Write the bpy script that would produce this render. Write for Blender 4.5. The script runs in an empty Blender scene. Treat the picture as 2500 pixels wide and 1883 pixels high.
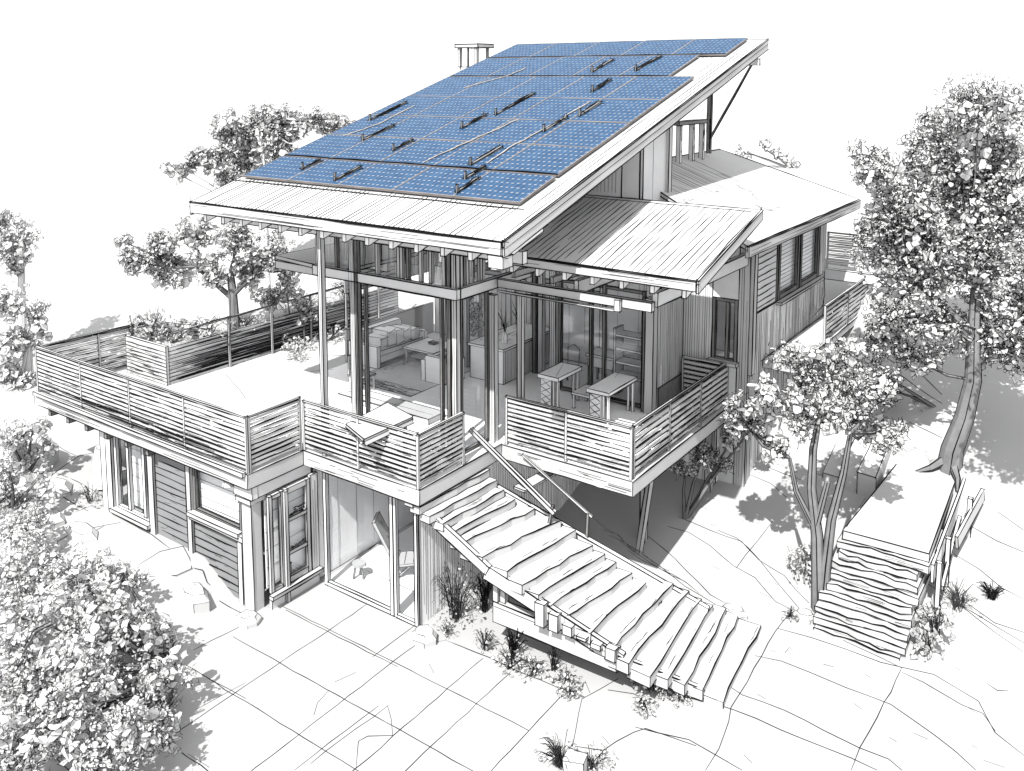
import bpy, math, random
from mathutils import Vector, Matrix
random.seed(11)
R = random.Random(5)
scene = bpy.context.scene
col = scene.collection
SUNV = (-.17,.8,-1.0); SUNE = 4.4; SKYS = .152; EXPO = 1.0
GROUND_LINES= [[(2.83,6.28),(3.7,6.17),(4.49,6.14),(5.03,5.81),(5.7,5.59),(6.4,5.08)],[(2.76,5.94),(3.27,5.93),(3.92,5.74),(4.61,5.4),(5.15,5.26),(5.78,4.83),(6.18,4.74)],[(2.31,5.53),(3.35,5.07),(4.49,4.4),(4.86,4.29)],[(3.88,6.25),(4.37,6.21),(5.01,5.85),(5.69,5.3),(6.35,4.78)],[(6.18,4.74),(6.06,4.0),(6.07,3.16),(6.15,1.42),(6.35,0.37),(6.35,-0.22)],[(6.07,4.08),(6.72,4.17),(7.39,4.2),(8.06,4.18),(8.4,4.22),(8.96,4.33),(9.74,4.06),(10.1,3.44),(10.56,3.14)],[(5.96,3.08),(6.44,3.22),(6.99,3.19),(7.68,3.16),(8.45,3.14),(9.24,2.81),(9.95,2.33)],[(5.91,1.94),(6.17,1.88),(6.94,1.92),(7.68,1.81),(8.28,1.76),(8.75,1.77),(8.97,1.63)],[(5.63,1.32),(6.19,1.4),(7.05,1.41),(7.79,1.42),(8.64,1.4)],[(8.4,4.22),(8.36,3.15),(8.28,1.76),(8.29,1.15)],[(8.42,4.11),(8.83,4.06),(9.49,3.83),(9.86,3.81),(10.09,3.48)],[(4.94,0.02),(5.31,0.1),(5.83,0.25),(6.32,0.21),(6.84,0.13)],[(8.41,6.5),(9.09,6.23),(9.78,5.84),(10.29,5.6)],[(8.69,6.43),(9.24,6.29),(9.75,6.05),(10.24,6.05)],[(8.81,6.31),(9.43,6.12),(10.27,5.81)],[(8.75,7.37),(9.29,7.17),(9.72,6.92),(10.15,6.79)],[(8.88,8.18),(9.47,7.97),(10.02,7.85)],[(9.4,8.7),(9.95,8.38)],[(4.67,5.37),(4.85,6.28),(4.96,6.9)],[(6.47,4.75),(7.34,4.39),(8.03,4.31),(8.4,4.22)],[(6.41,3.5),(6.45,3.7)],[(7.14,3.57),(7.33,3.6)],[(7.88,3.7),(7.99,3.68)],[(9.81,4.56),(9.99,4.49),(10.15,4.58)],[(9.2,4.7),(9.35,4.68)],[(3.84,0.08),(4.3,-1.0)],[(4.12,0.94),(3.84,0.08)],[(4.3,-1.0),(4.76,-0.8),(4.98,-0.13),(5.11,0.09),(6.01,0.2)],[(0.73,-0.04),(1.79,0.04),(2.97,0.06),(3.79,0.09)],[(0.35,-0.41),(0.73,-0.04)],[(0.96,-2.18),(0.88,-4.08)],[(1.09,-2.08),(0.99,-3.51),(0.99,-3.83)],[(1.09,-2.08),(1.65,-2.58),(1.3,-2.82),(1.29,-3.03),(1.67,-3.47)],[(0.2,-3.01),(-0.02,-2.77),(-0.09,-2.4)],[(3.65,0.54),(3.88,0.3)],[(4.11,0.57),(4.56,0.76),(4.91,0.71)],[(0.94,-0.78),(1.19,-0.93)],[(-0.15,-2.19),(-0.04,-1.77)],[(-10.56,-3.26),(-10.53,-2.86),(-10.62,-2.22),(-10.99,-1.77),(-11.33,-1.24),(-11.56,-0.71),(-11.38,0.05)],[(-11.31,-2.04),(-10.58,-2.2),(-9.83,-2.08),(-9.39,-1.98),(-9.04,-1.9)],[(-13.09,-0.76),(-12.89,-0.67),(-12.41,-0.73),(-11.59,-0.74)],[(-11.06,-1.62),(-10.2,-1.52),(-9.6,-1.39)],[(-9.34,-3.0),(-9.24,-2.58),(-9.18,-1.99),(-9.19,-1.65)],[(-8.52,-2.93),(-8.49,-2.55),(-8.17,-2.03),(-7.97,-1.71)],[(-7.95,-2.89),(-8.06,-2.42),(-8.13,-2.05)],[(-11.27,-2.92),(-10.66,-2.9)],[(-11.55,-1.97),(-12.32,-1.55),(-12.72,-1.21),(-13.09,-0.76)],[(-7.74,-1.58),(-6.84,-1.63),(-5.95,-1.74)],[(-5.91,-2.48),(-6.01,-1.96),(-5.77,-1.52),(-5.21,-1.74),(-4.9,-1.92),(-4.92,-2.28),(-5.34,-2.65)],[(-7.06,-1.49),(-5.65,-1.43)],[(-4.88,-1.88),(-4.75,-1.73),(-4.49,-1.79),(-4.28,-1.74)],[(-4.25,-2.56),(-4.25,-2.14),(-4.24,-1.81)],[(-4.14,-1.85),(-3.24,-1.79)],[(-3.14,-3.15),(-3.0,-1.99)],[(-2.42,-3.5),(-1.15,-3.44)],[(-1.63,-4.1),(-1.51,-3.16)],[(-0.87,-4.85),(-0.3,-4.84)],[(4.65,12.75),(5.39,12.29)],[(5.72,12.88),(7.12,12.33),(7.67,11.8)],[(5.37,12.33),(6.34,12.35),(7.73,11.5)],[(3.88,7.99),(4.55,7.89),(5.39,7.47)],[(4.33,8.33),(5.2,8.22)],[(7.18,10.66),(7.94,10.4)]]
BL_oak= [(8.36,10.09,10.56,0.99),(7.62,10.03,9.88,0.77),(8.77,11.28,9.66,0.98),(6.54,8.9,9.23,0.71),(7.09,9.52,8.24,1.06),(8.02,10.76,8.48,1.08),(9.05,10.44,7.91,1.05),(6.4,9.03,7.66,0.58),(6.76,9.67,6.8,0.94),(7.85,9.58,6.95,1.15),(8.84,10.79,6.37,1.17),(7.03,8.61,5.86,0.8),(7.76,9.49,5.49,0.87),(8.68,10.53,5.1,0.88),(9.4,10.28,4.89,0.76),(6.75,8.82,4.98,0.58),(7.44,9.54,4.52,0.59),(8.23,9.82,7.34,0.95),(7.45,9.74,7.37,0.68),(6.9,9.68,7.62,0.59),(9.11,10.87,8.93,0.67),(8.44,10.75,8.9,0.68),(7.24,9.42,9.23,0.52),(7.9,10.14,9.21,0.72),(10.0,7.2,6.4,0.95),(10.2,7.9,5.5,0.8),(9.7,8.2,6.6,0.9),(10.3,6.9,7.4,0.9),(10.4,8.4,7.4,0.9)]
BL_young= [(5.4,4.39,4.81,0.59),(5.9,5.11,5.23,0.64),(6.51,5.9,5.22,0.73),(7.31,5.75,4.8,0.71),(7.63,6.24,4.02,0.51),(5.06,4.66,3.99,0.47),(5.87,4.79,4.44,0.67),(6.47,5.58,4.41,0.77),(7.1,6.15,3.75,0.52),(5.67,4.7,3.63,0.38),(4.87,4.42,4.33,0.34)]
BL_planter= [(-11.68,1.29,6.02,0.64),(-11.29,1.96,6.43,0.65),(-10.79,2.71,6.73,0.71),(-9.46,2.98,6.71,0.76),(-8.92,3.68,6.18,0.71),(-11.35,2.23,5.66,0.66),(-10.07,2.56,5.76,0.64),(-9.42,3.32,5.58,0.65),(-8.6,4.14,5.66,0.48),(-12.26,1.29,6.55,0.29)]
BL_back= [(-15.69,7.71,9.3,0.82),(-15.04,8.68,9.73,0.68),(-14.31,9.59,9.57,0.84),(-13.03,9.82,9.59,0.67),(-16.36,7.62,8.23,0.68),(-15.8,8.48,8.19,0.92),(-14.18,8.86,8.55,0.9),(-17.3,6.96,7.85,0.42),(-17.97,6.65,7.88,0.33),(-12.51,10.34,9.29,0.6),(-15.68,8.42,9.12,0.76),(-14.26,8.77,9.3,0.75),(-15.9,7.79,7.64,0.53),(-17.13,7.3,8.37,0.53)]
BL_farA= [(-21.0,2.14,5.35,0.87),(-20.96,2.71,5.71,0.56),(-21.26,2.65,4.64,0.59),(-21.28,2.32,6.18,0.58)]
BL_farB= [(-18.76,1.11,3.82,0.75),(-18.41,1.71,3.33,0.58),(-18.89,1.55,2.44,0.62),(-18.9,0.96,2.45,0.68),(-18.26,1.8,2.77,0.41),(-19.36,1.17,1.31,0.69),(-18.4,1.22,1.06,0.61),(-19.02,1.01,0.36,0.69)]
BL_shade= [(-11.48,-2.55,2.16,0.57),(-11.24,-2.05,2.26,0.47),(-11.56,-2.13,1.56,0.48),(-10.78,-1.88,1.88,0.31)]
BL_under= [(3.44,6.4,2.39,0.49),(3.02,6.31,1.91,0.35),(3.83,7.21,2.52,0.5),(4.33,7.22,2.94,0.39),(3.69,6.84,1.99,0.4)]
BL_big= [(-8.35,-3.74,1.21,0.69),(-6.66,-4.59,1.12,0.88),(-5.39,-4.17,1.17,0.78),(-4.96,-3.46,1.15,0.54),(-4.24,-5.04,1.1,0.91),(-3.46,-4.3,1.0,0.81),(-1.9,-4.61,0.83,0.61),(-4.09,-6.02,0.98,0.79),(-2.36,-5.64,1.09,0.9),(-0.78,-5.35,0.8,0.53),(-1.95,-6.74,1.09,0.83),(-0.8,-6.08,0.98,0.7),(-3.47,-6.39,0.85,0.62),(-5.89,-5.3,0.87,0.72),(-3.38,-5.81,0.92,0.71),(-1.23,-6.43,0.81,0.63),(-1.46,-5.02,0.73,0.48),(-2.19,-7.08,0.72,0.57),(-4.29,-4.3,1.02,0.63),(-3.07,-3.63,0.54,0.31)]
BL_deck= [(-9.66,1.53,4.38,0.36),(-10.16,1.35,4.2,0.32),(-11.12,0.84,4.24,0.34),(-10.43,1.04,4.43,0.36),(-9.35,1.96,4.22,0.28)]
BL_floor= [(-9.53,3.91,3.23,0.34),(-9.16,4.37,3.37,0.34),(-10.13,3.77,2.88,0.27)]
BL_left= [(-10.09,-3.22,2.01,0.44),(-9.56,-2.63,1.82,0.3),(-10.34,-3.06,1.05,0.5),(-9.47,-2.8,1.25,0.37),(-10.38,-3.21,1.51,0.39)]
BL_twig= [(-1.52,21.49,8.31,0.49),(-1.0,22.14,8.45,0.41),(-0.5,22.68,8.03,0.5),(0.08,22.69,7.89,0.36)]
BL_fine= [(-9.58,4.16,4.79,0.55),(-9.26,4.67,4.73,0.55),(-8.99,5.06,4.31,0.5)]
BL_rearbush= [(6.14,10.43,3.83,0.52),(6.55,10.91,3.23,0.58),(7.08,11.42,2.53,0.43),(7.6,11.39,2.11,0.32)]
BRS= [[(-2.98,-5.79,0.01),(-3.31,-5.93,0.64),(-3.46,-5.96,1.2)],[(-2.95,-5.77,0.05),(-3.14,-5.81,0.71),(-3.12,-5.7,1.34)],[(-2.92,-5.75,0.05),(-2.63,-5.43,0.78),(-2.26,-5.1,1.27)],[(-2.9,-5.72,0.08),(-2.43,-5.34,0.5),(-2.04,-5.04,0.64)],[(-2.92,-5.75,0.01),(-2.79,-5.56,0.71),(-2.76,-5.48,1.13)],[(-2.18,-5.21,0.08),(-1.62,-4.78,0.36),(-1.41,-4.59,0.71)],[(-3.65,-6.06,1.41),(-3.5,-5.91,1.76),(-3.28,-5.73,1.9)]]
# ---------------------------------------------------------------- materials
def new_mat(name):
    m = bpy.data.materials.new(name); m.use_nodes = True
    nt = m.node_tree; nt.nodes.clear()
    out = nt.nodes.new('ShaderNodeOutputMaterial')
    b = nt.nodes.new('ShaderNodeBsdfPrincipled')
    nt.links.new(b.outputs[0], out.inputs[0])
    b.inputs['Specular IOR Level'].default_value = 0.12
    b.inputs['Roughness'].default_value = 0.85
    return m, nt, b, out
def mottled(name, c, d=0.04, scale=2.5, rough=0.85):
    m, nt, b, out = new_mat(name)
    tc = nt.nodes.new('ShaderNodeTexCoord')
    n = nt.nodes.new('ShaderNodeTexNoise'); n.inputs['Scale'].default_value = scale; n.inputs['Detail'].default_value = 5
    nt.links.new(tc.outputs['Object'], n.inputs['Vector'])
    r = nt.nodes.new('ShaderNodeValToRGB')
    r.color_ramp.elements[0].position = 0.3; r.color_ramp.elements[1].position = 0.7
    r.color_ramp.elements[0].color = (c[0]*(1-d), c[1]*(1-d), c[2]*(1-d), 1)
    r.color_ramp.elements[1].color = (c[0]*(1+d), c[1]*(1+d), c[2]*(1+d), 1)
    nt.links.new(n.outputs[0], r.inputs[0]); nt.links.new(r.outputs[0], b.inputs['Base Color'])
    b.inputs['Roughness'].default_value = rough
    return m
M = {}
M['white'] = mottled('white_render', (.42,.42,.421), .03)
M['sheet'] = mottled('roof_sheet', (.40,.40,.40), .03, 1.2)
M['grey'] = mottled('shade_lifted_cladding', (.56,.562,.568), .05)  # set paler than the white, to lighten cladding mostly in shade
M['dark'] = mottled('dark_frame', (.16,.158,.156), .15, 6)
M['inside'] = mottled('shade_lifted_white', (.84,.84,.845), .03)  # paler copy of the white, brightens surfaces that stand in shade
M['bark'] = mottled('tree_bark', (.15,.15,.152), .15, 5)
M['siding'] = mottled('shade_toned_siding', (.19,.192,.196), .06)  # board colour darkened to paint in the deck overhang's shade
M['earth'] = mottled('pale_ground', (.35,.35,.35), .02, .8)
M['leaf'] = mottled('pale_leaf', (.68,.68,.68), .05, 3)
nt = M['leaf'].node_tree; bs = [n for n in nt.nodes if n.type == 'BSDF_PRINCIPLED'][0]; ou = [n for n in nt.nodes if n.type == 'OUTPUT_MATERIAL'][0]
tl = nt.nodes.new('ShaderNodeBsdfTranslucent'); tl.inputs[0].default_value = (.74,.74,.74,1)
mx = nt.nodes.new('ShaderNodeMixShader'); mx.inputs[0].default_value = .5
nt.links.new(bs.outputs[0], mx.inputs[1]); nt.links.new(tl.outputs[0], mx.inputs[2]); nt.links.new(mx.outputs[0], ou.inputs[0])
M['ink'] = mottled('ink_line', (.003,.003,.0035), .2)
M['soft'] = mottled('pencil_line', (.013,.013,.014), .2)
M['faint'] = mottled('faint_pencil_line', (.042,.042,.044), .2)
M['wire'] = mottled('pale_cable', (.42,.38,.34), .05)
M['edge'] = mottled('panel_rim', (.16,.145,.14), .2)
# glass
m, nt, b, out = new_mat('window_glass')
nt.nodes.remove(b)
tr = nt.nodes.new('ShaderNodeBsdfTransparent'); tr.inputs[0].default_value = (.965,.968,.97,1)
gl = nt.nodes.new('ShaderNodeBsdfGlossy'); gl.inputs['Roughness'].default_value = .05; gl.inputs[0].default_value = (.8,.8,.82,1)
nz = nt.nodes.new('ShaderNodeTexNoise'); nz.inputs['Scale'].default_value = 1.3
ma = nt.nodes.new('ShaderNodeMath'); ma.operation = 'MULTIPLY'; ma.inputs[1].default_value = .09
nt.links.new(nz.outputs[0], ma.inputs[0])
mx = nt.nodes.new('ShaderNodeMixShader'); nt.links.new(ma.outputs[0], mx.inputs[0])
nt.links.new(tr.outputs[0], mx.inputs[1]); nt.links.new(gl.outputs[0], mx.inputs[2]); nt.links.new(mx.outputs[0], out.inputs[0])
M['glass'] = m
# solar cells: blue with pale dashes at the cell corners
m, nt, b, out = new_mat('solar_cells')
tc = nt.nodes.new('ShaderNodeTexCoord')
nz = nt.nodes.new('ShaderNodeTexNoise'); nz.inputs['Scale'].default_value = 2.2
nt.links.new(tc.outputs['Object'], nz.inputs['Vector'])
sp = nt.nodes.new('ShaderNodeSeparateXYZ')
ad = nt.nodes.new('ShaderNodeVectorMath'); ad.operation = 'MULTIPLY_ADD'
ad.inputs[1].default_value = (.07,.07,0); nt.links.new(nz.outputs['Color'], ad.inputs[0]); nt.links.new(tc.outputs['Object'], ad.inputs[2])
nt.links.new(ad.outputs[0], sp.inputs[0])
def mth(op, a, bb=None):
    n = nt.nodes.new('ShaderNodeMath'); n.operation = op
    for i, v in enumerate((a, bb)):
        if v is None: continue
        if isinstance(v, (int, float)): n.inputs[i].default_value = v
        else: nt.links.new(v, n.inputs[i])
    return n.outputs[0]
def dist(sock, p): # distance to the nearest grid line, in metres
    f = mth('FRACT', mth('DIVIDE', sock, p))
    return mth('MULTIPLY', mth('SUBTRACT', .5, mth('ABSOLUTE', mth('SUBTRACT', f, .5))), p)
dx = dist(sp.outputs[0], .132); dy = dist(sp.outputs[1], .215)
node = mth('MULTIPLY', mth('LESS_THAN', dx, .027), mth('LESS_THAN', dy, .016))
line = mth('MAXIMUM', mth('LESS_THAN', dx, .0055), mth('MULTIPLY', mth('LESS_THAN', dy, .005), .6))
msk = mth('MAXIMUM', mth('MULTIPLY', node, .85), mth('MULTIPLY', line, .25))
n2 = nt.nodes.new('ShaderNodeTexNoise'); n2.inputs['Scale'].default_value = 3.5; n2.inputs['Detail'].default_value = 6
nt.links.new(tc.outputs['Object'], n2.inputs['Vector'])
cr = nt.nodes.new('ShaderNodeValToRGB')
cr.color_ramp.elements[0].position = .3; cr.color_ramp.elements[0].color = (.013,.042,.094,1)
cr.color_ramp.elements[1].position = .72; cr.color_ramp.elements[1].color = (.026,.069,.136,1)
nt.links.new(n2.outputs[0], cr.inputs[0])
mc = nt.nodes.new('ShaderNodeMix'); mc.data_type = 'RGBA'
nt.links.new(msk, mc.inputs[0]); nt.links.new(cr.outputs[0], mc.inputs[6]); mc.inputs[7].default_value = (.27,.26,.255,1)
nt.links.new(mc.outputs[2], b.inputs['Base Color']); b.inputs['Roughness'].default_value = .6
M['solar'] = m

# ---------------------------------------------------------------- mesh builder
ORG = {}
class MB:
    def __init__(s, ink='ink'):
        s.v = []; s.f = []; s.fm = []; s.mats = []; s.inkm = ink; s.tr = None
    def mi(s, k):
        if k not in s.mats: s.mats.append(k)
        return s.mats.index(k)
    def addv(s, p):
        p = Vector(p)
        if s.tr is not None: p = s.tr @ p
        s.v.append(p); return len(s.v)-1
    def face(s, pts, mat='white'):
        i = [s.addv(p) for p in pts]; s.f.append(i); s.fm.append(s.mi(mat))
    def mesh(s, pts, faces, mat):
        b0 = len(s.v)
        for p in pts: s.addv(p)
        k = s.mi(mat)
        for f in faces: s.f.append([b0+i for i in f]); s.fm.append(k)
    def ln(s, p, q, r=.011, w=.008, over=.0, mat=None, seg=.7):
        p = Vector(p); q = Vector(q); d = q-p; L = d.length
        if L < 1e-4: return
        d /= L
        if over: p = p-d*over*R.random(); q = q+d*over*R.random(); L = (q-p).length
        n = max(1, min(14, int(L/seg)))
        a = d.orthogonal().normalized(); b = d.cross(a)
        off = [(R.uniform(-w, w), R.uniform(-w, w)) for _ in range(n+1)]
        pts = [p+(q-p)*(i/n)+a*off[i][0]+b*off[i][1] for i in range(n+1)]
        s.poly(pts, r, mat)
    def poly(s, pts, r=.009, mat=None, vary=.3):
        mat = mat or s.inkm
        n = len(pts); vs = []; fs = []
        pts = [Vector(p) for p in pts]
        if mat == 'ink': r *= 1.25
        for i, p in enumerate(pts):
            d = (pts[min(i+1, n-1)]-pts[max(i-1, 0)])
            if d.length < 1e-6: d = Vector((0,0,1))
            d.normalize(); a = d.orthogonal().normalized() if abs(d.z) > .9 else d.cross(Vector((0,0,1))).normalized(); b = d.cross(a)
            rr = r*R.uniform(1-vary, 1+vary)
            if i in (0, n-1): rr *= .6
            for k in range(4):
                t = math.pi/2*k+.785
                vs.append(p+a*math.cos(t)*rr+b*math.sin(t)*rr)
        for i in range(n-1):
            for k in range(4):
                fs.append((i*4+k, i*4+(k+1) % 4, i*4+4+(k+1) % 4, i*4+4+k))
        s.mesh(vs, fs, mat)
    def hexa(s, p, mat='white', r=.011, w=.006, over=.02, edges=None):
        s.mesh(p, [(0,3,2,1),(4,5,6,7),(0,1,5,4),(1,2,6,5),(2,3,7,6),(3,0,4,7)], mat)
        if r:
            E = [(0,1),(1,2),(2,3),(3,0),(4,5),(5,6),(6,7),(7,4),(0,4),(1,5),(2,6),(3,7)]
            for k, (a, b) in enumerate(E):
                if edges is None or k in edges: s.ln(p[a], p[b], r, w, over)
    def box(s, x0, x1, y0, y1, z0, z1, mat='white', r=.011, **k):
        s.hexa([(x0,y0,z0),(x1,y0,z0),(x1,y1,z0),(x0,y1,z0),(x0,y0,z1),(x1,y0,z1),(x1,y1,z1),(x0,y1,z1)], mat, r, **k)
    def beam(s, p, q, w, h, mat='white', r=.011, **k):
        p = Vector(p); q = Vector(q); d = (q-p).normalized()
        a = d.cross(Vector((0,0,1)))
        a = Vector((1,0,0)) if a.length < 1e-3 else a.normalized()
        b = a.cross(d).normalized(); a = a*w/2; b = b*h/2
        s.hexa([p-a-b, p+a-b, q+a-b, q-a-b, p-a+b, p+a+b, q+a+b, q-a+b], mat, r, **k)
    def prism(s, poly, z0, z1, mat='white', r=.012):
        n = len(poly)
        pts = [(x,y,z0) for x,y in poly]+[(x,y,z1) for x,y in poly]
        s.mesh(pts, [tuple(reversed(range(n))), tuple(range(n, 2*n))]+[(i,(i+1)%n,n+(i+1)%n,n+i) for i in range(n)], mat)
        if r:
            for i in range(n):
                j = (i+1) % n
                s.ln(pts[i], pts[j], r); s.ln(pts[n+i], pts[n+j], r); s.ln(pts[i], pts[n+i], r)
    def tube(s, pts, rad, mat='white', seg=8, lines=5, r=.008):
        n = len(pts); pts = [Vector(p) for p in pts]; rings = []
        for i, p in enumerate(pts):
            d = (pts[min(i+1, n-1)]-pts[max(i-1, 0)]).normalized()
            a = Vector((1,.2,0)); a = (a-d*a.dot(d)).normalized(); b = d.cross(a)
            rings.append([p+(a*math.cos(6.2832*k/seg)+b*math.sin(6.2832*k/seg))*rad[i]*R.uniform(.9, 1.1) for k in range(seg)])
        vs = [v for g in rings for v in g]
        fs = [(i*seg+k, i*seg+(k+1) % seg, (i+1)*seg+(k+1) % seg, (i+1)*seg+k) for i in range(n-1) for k in range(seg)]
        fs += [tuple(reversed(range(seg))), tuple(range((n-1)*seg, n*seg))]
        s.mesh(vs, fs, mat)
        for j in range(lines):
            k = int(j*seg/lines)
            s.poly([rings[i][(k) % seg] for i in range(n)], r)
    def leaf(s, c, n, size, w, mat='leaf', ink=None, k=None, asp=None):
        ink = ink or s.inkm
        n = Vector(n).normalized(); u = n.orthogonal().normalized(); v = n.cross(u)
        t = R.uniform(0, 6.28); u, v = u*math.cos(t)+v*math.sin(t), v*math.cos(t)-u*math.sin(t)
        k = k or R.choice((6, 7, 8)); asp = asp or R.uniform(.4, .95)
        bend = R.uniform(-.5, .5)
        out = []; inn = []
        c = Vector(c)
        for i in range(k):
            a = 6.2832*i/k+R.uniform(-.25, .25); rr = size*R.uniform(.45, 1.15)
            x = math.cos(a)*rr; y = math.sin(a)*rr*asp
            h = bend*x*x/size
            out.append(c+u*x+v*y+n*h)
            f = max(.2, 1-w*R.uniform(.7, 1.5)/max(.02, rr*(asp+1)/2))
            inn.append(c+(u*x+v*y)*f+n*h*f*f)
        b0 = k
        s.mesh(out+inn, [tuple(range(k, 2*k))], mat)
        m0 = len(s.v)-2*k; ki = s.mi(ink)
        for i in range(k):
            j = (i+1) % k
            s.f.append([m0+i, m0+j, m0+k+j, m0+k+i]); s.fm.append(ki)
    def curl(s, c, n, size, r, mat=None):
        n = Vector(n).normalized(); u = n.orthogonal().normalized(); v = n.cross(u); c = Vector(c)
        a0 = R.uniform(0, 6.28); sw = R.uniform(1.6, 4.6); k = 5
        s.poly([c+(u*math.cos(a0+sw*i/k)+v*math.sin(a0+sw*i/k)*.7)*size*(1-.1*i)+n*.02*i for i in range(k+1)], r, mat)
    def hatch(s, p, u, v, n, r=.006, mat='soft'):
        # n short pen strokes along u inside the parallelogram p,u,v
        p = Vector(p); u = Vector(u); v = Vector(v)
        for _ in range(n):
            a = R.random()*.85; l = R.uniform(.05, .3); b = R.random()
            s.ln(p+u*a+v*b, p+u*min(1, a+l)+v*(b+R.uniform(-.02, .02)), r, .004, 0, mat)
    def build(s, name, parent=None, org=None, label=None, cat=None, group=None, kind=None):
        me = bpy.data.meshes.new(name)
        if parent is not None: o = ORG[parent.name]
        elif org is not None: o = Vector(org)
        else:
            xs = [p.x for p in s.v]; ys = [p.y for p in s.v]; zs = [p.z for p in s.v]
            o = Vector(((min(xs)+max(xs))/2, (min(ys)+max(ys))/2, min(zs)))
        me.from_pydata([p-o for p in s.v], [], s.f)
        for k in s.mats: me.materials.append(M[k])
        me.polygons.foreach_set('material_index', s.fm)
        me.update()
        ob = bpy.data.objects.new(name, me); col.objects.link(ob)
        if parent is not None: ob.parent = parent
        else: ob.location = o
        ORG[ob.name] = o
        tag(ob, label, cat, group, kind)
        return ob
def tag(o, label=None, cat=None, group=None, kind=None):
    if label: o['label'] = label
    if cat: o['category'] = cat
    if group: o['group'] = group
    if kind: o['kind'] = kind
def thing(name, loc, label, cat, group=None):
    o = bpy.data.objects.new(name, None); col.objects.link(o); o.location = loc
    o.empty_display_size = .2
    ORG[o.name] = Vector(loc); tag(o, label, cat, group); return o

# ---------------------------------------------------------------- ground
def sm(t):
    t = max(0, min(1, t)); return t*t*(3-2*t)
def H(x, y):
    q = max(0, y-3)
    z = .055*q*q if q < 4.5 else 1.114+.45*(min(q, 19)-4.5)
    z += .6*sm((-3.9-x)/1.2)*(1-sm((-2.2-y)/3))
    z += .4*sm((-8.6-x)/2)
    return z
def frange(a, b, st):
    o = []
    while a < b-1e-6: o.append(a); a += st
    return o+[b]
xs = [-600,-300,-150,-80,-50]+frange(-32, 30, .5)+[50,80,150,300,600]
ys = [-300,-120,-50,-30]+frange(-16, 30, .5)+[50,80,150,300,700]
g = MB('soft')
pts = [(x, y, H(x, y)) for y in ys for x in xs]; nx = len(xs)
g.mesh(pts, [(j*nx+i, j*nx+i+1, (j+1)*nx+i+1, (j+1)*nx+i) for j in range(len(ys)-1) for i in range(nx-1)], 'earth')
def drape(m, pl, r=.010, mat=None, step=.35, w=.02, dz=.003):
    o = []
    for (x0, y0), (x1, y1) in zip(pl, pl[1:]):
        n = max(1, int(math.hypot(x1-x0, y1-y0)/step))
        for i in range(n):
            t = i/n; x = x0+(x1-x0)*t+R.uniform(-w, w); y = y0+(y1-y0)*t+R.uniform(-w, w)
            o.append((x, y, H(x, y)+dz))
    x, y = pl[-1]; o.append((x, y, H(x, y)+dz))
    m.poly(o, r, mat, .25)
for pl in GROUND_LINES: drape(g, pl, .009)
for _ in range(60):
    x = R.uniform(3, 12); y = R.uniform(-2, 9); a = R.uniform(-.6, .1); l = R.uniform(.06, .3)
    drape(g, [(x, y), (x+l*math.cos(a), y+l*math.sin(a))], .006)
g.build('ground', org=(0,0,0), kind='structure')
p = MB('soft')
PX0, PX1, PY0, PY1 = -2.9, 3.55, -7.5, -.02
p.face([(PX0,PY0,.004),(PX1,PY0,.004),(PX1,PY1,.004),(PX0,PY1,.004)], 'earth')
for x in (-1.43, .33, 1.68, 2.36, 3.5): 
    p.poly([(x+R.uniform(-.014,.014), y, .006) for y in frange(-7.4, -.05, .3)], .008)
for y in (-1.13, -2.42, -3.5, -4.9, -6.2):
    p.poly([(x, y+R.uniform(-.014,.014), .006) for x in frange(-2.85, 3.5, .3)], .008)
p.poly([(x, -1.20+R.uniform(-.015,.015), .009) for x in frange(-2.7, .5, .4)], .007)
p.poly([(-.1+x*.0, -.05-x, .009) for x in frange(0, 1.2, .3)], .008)
p.build('patio', org=(0,0,0), kind='structure')

# ---------------------------------------------------------------- the house
SL = 3.9/12.9
def zr(y): return 8.4+SL*(y+.6)          # top of the main roof
def zs(y): return 7.5+.92/3.3*(y-2.2)    # top of the small roof
house = thing('hillside_house', (0,0,0), 'large two storey timber and glass house under sloping metal roofs', 'house')
def part(mb, name, parent=None): return mb.build(name, parent or house)

# main roof
XL, XR, Y0, Y1 = -6.25, 2.55, -.6, 12.3
def slab(m, x0, x1, y0, y1, zf, t, mat='sheet', r=.014):
    m.hexa([(x0,y0,zf(y0)-t),(x1,y0,zf(y0)-t),(x1,y1,zf(y1)-t),(x0,y1,zf(y1)-t),(x0,y0,zf(y0)),(x1,y0,zf(y0)),(x1,y1,zf(y1)),(x0,y1,zf(y1))], mat, r, over=.08)
m = MB(); slab(m, XL, XR, Y0, Y1, zr, .1)
x = XL+.12
while x < XR-.05:
    a = -.58; b = .72 if x < 2.03 else 12.25
    if x < 2.03:
        m.ln((x, a, zr(a)+.003), (x, b, zr(b)+.003), .0125, .008, .02, 'soft')
        if x > 1.3: m.ln((x, 8.5, zr(8.5)+.003), (x, 10.6, zr(10.6)+.003), .006, .008, .02, 'soft')
    else: m.ln((x, a, zr(a)+.003), (x, b, zr(b)+.003), .006, .010, .02, 'soft', seg=.9)
    x += .125 if x < 2.03 else .11
m.ln((XL, .62, zr(.62)+.01), (2.1, .62, zr(.62)+.01), .013, .008, .1)
main_roof = part(m, 'main_roof')
m = MB(); m.box(XL, XR, Y0-.03, Y0+.02, zr(Y0)-.25, zr(Y0)-.02, 'white', .013); m.hatch((XL, Y0-.035, zr(Y0)-.22), (8.8,0,0), (0,0,.17), 12, .006)
m.box(2.28, 2.60, Y0-.045, Y0+.25, zr(Y0)-.48, zr(Y0)-.26, 'white', .012)
m.build('fascia_board', main_roof)
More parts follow.
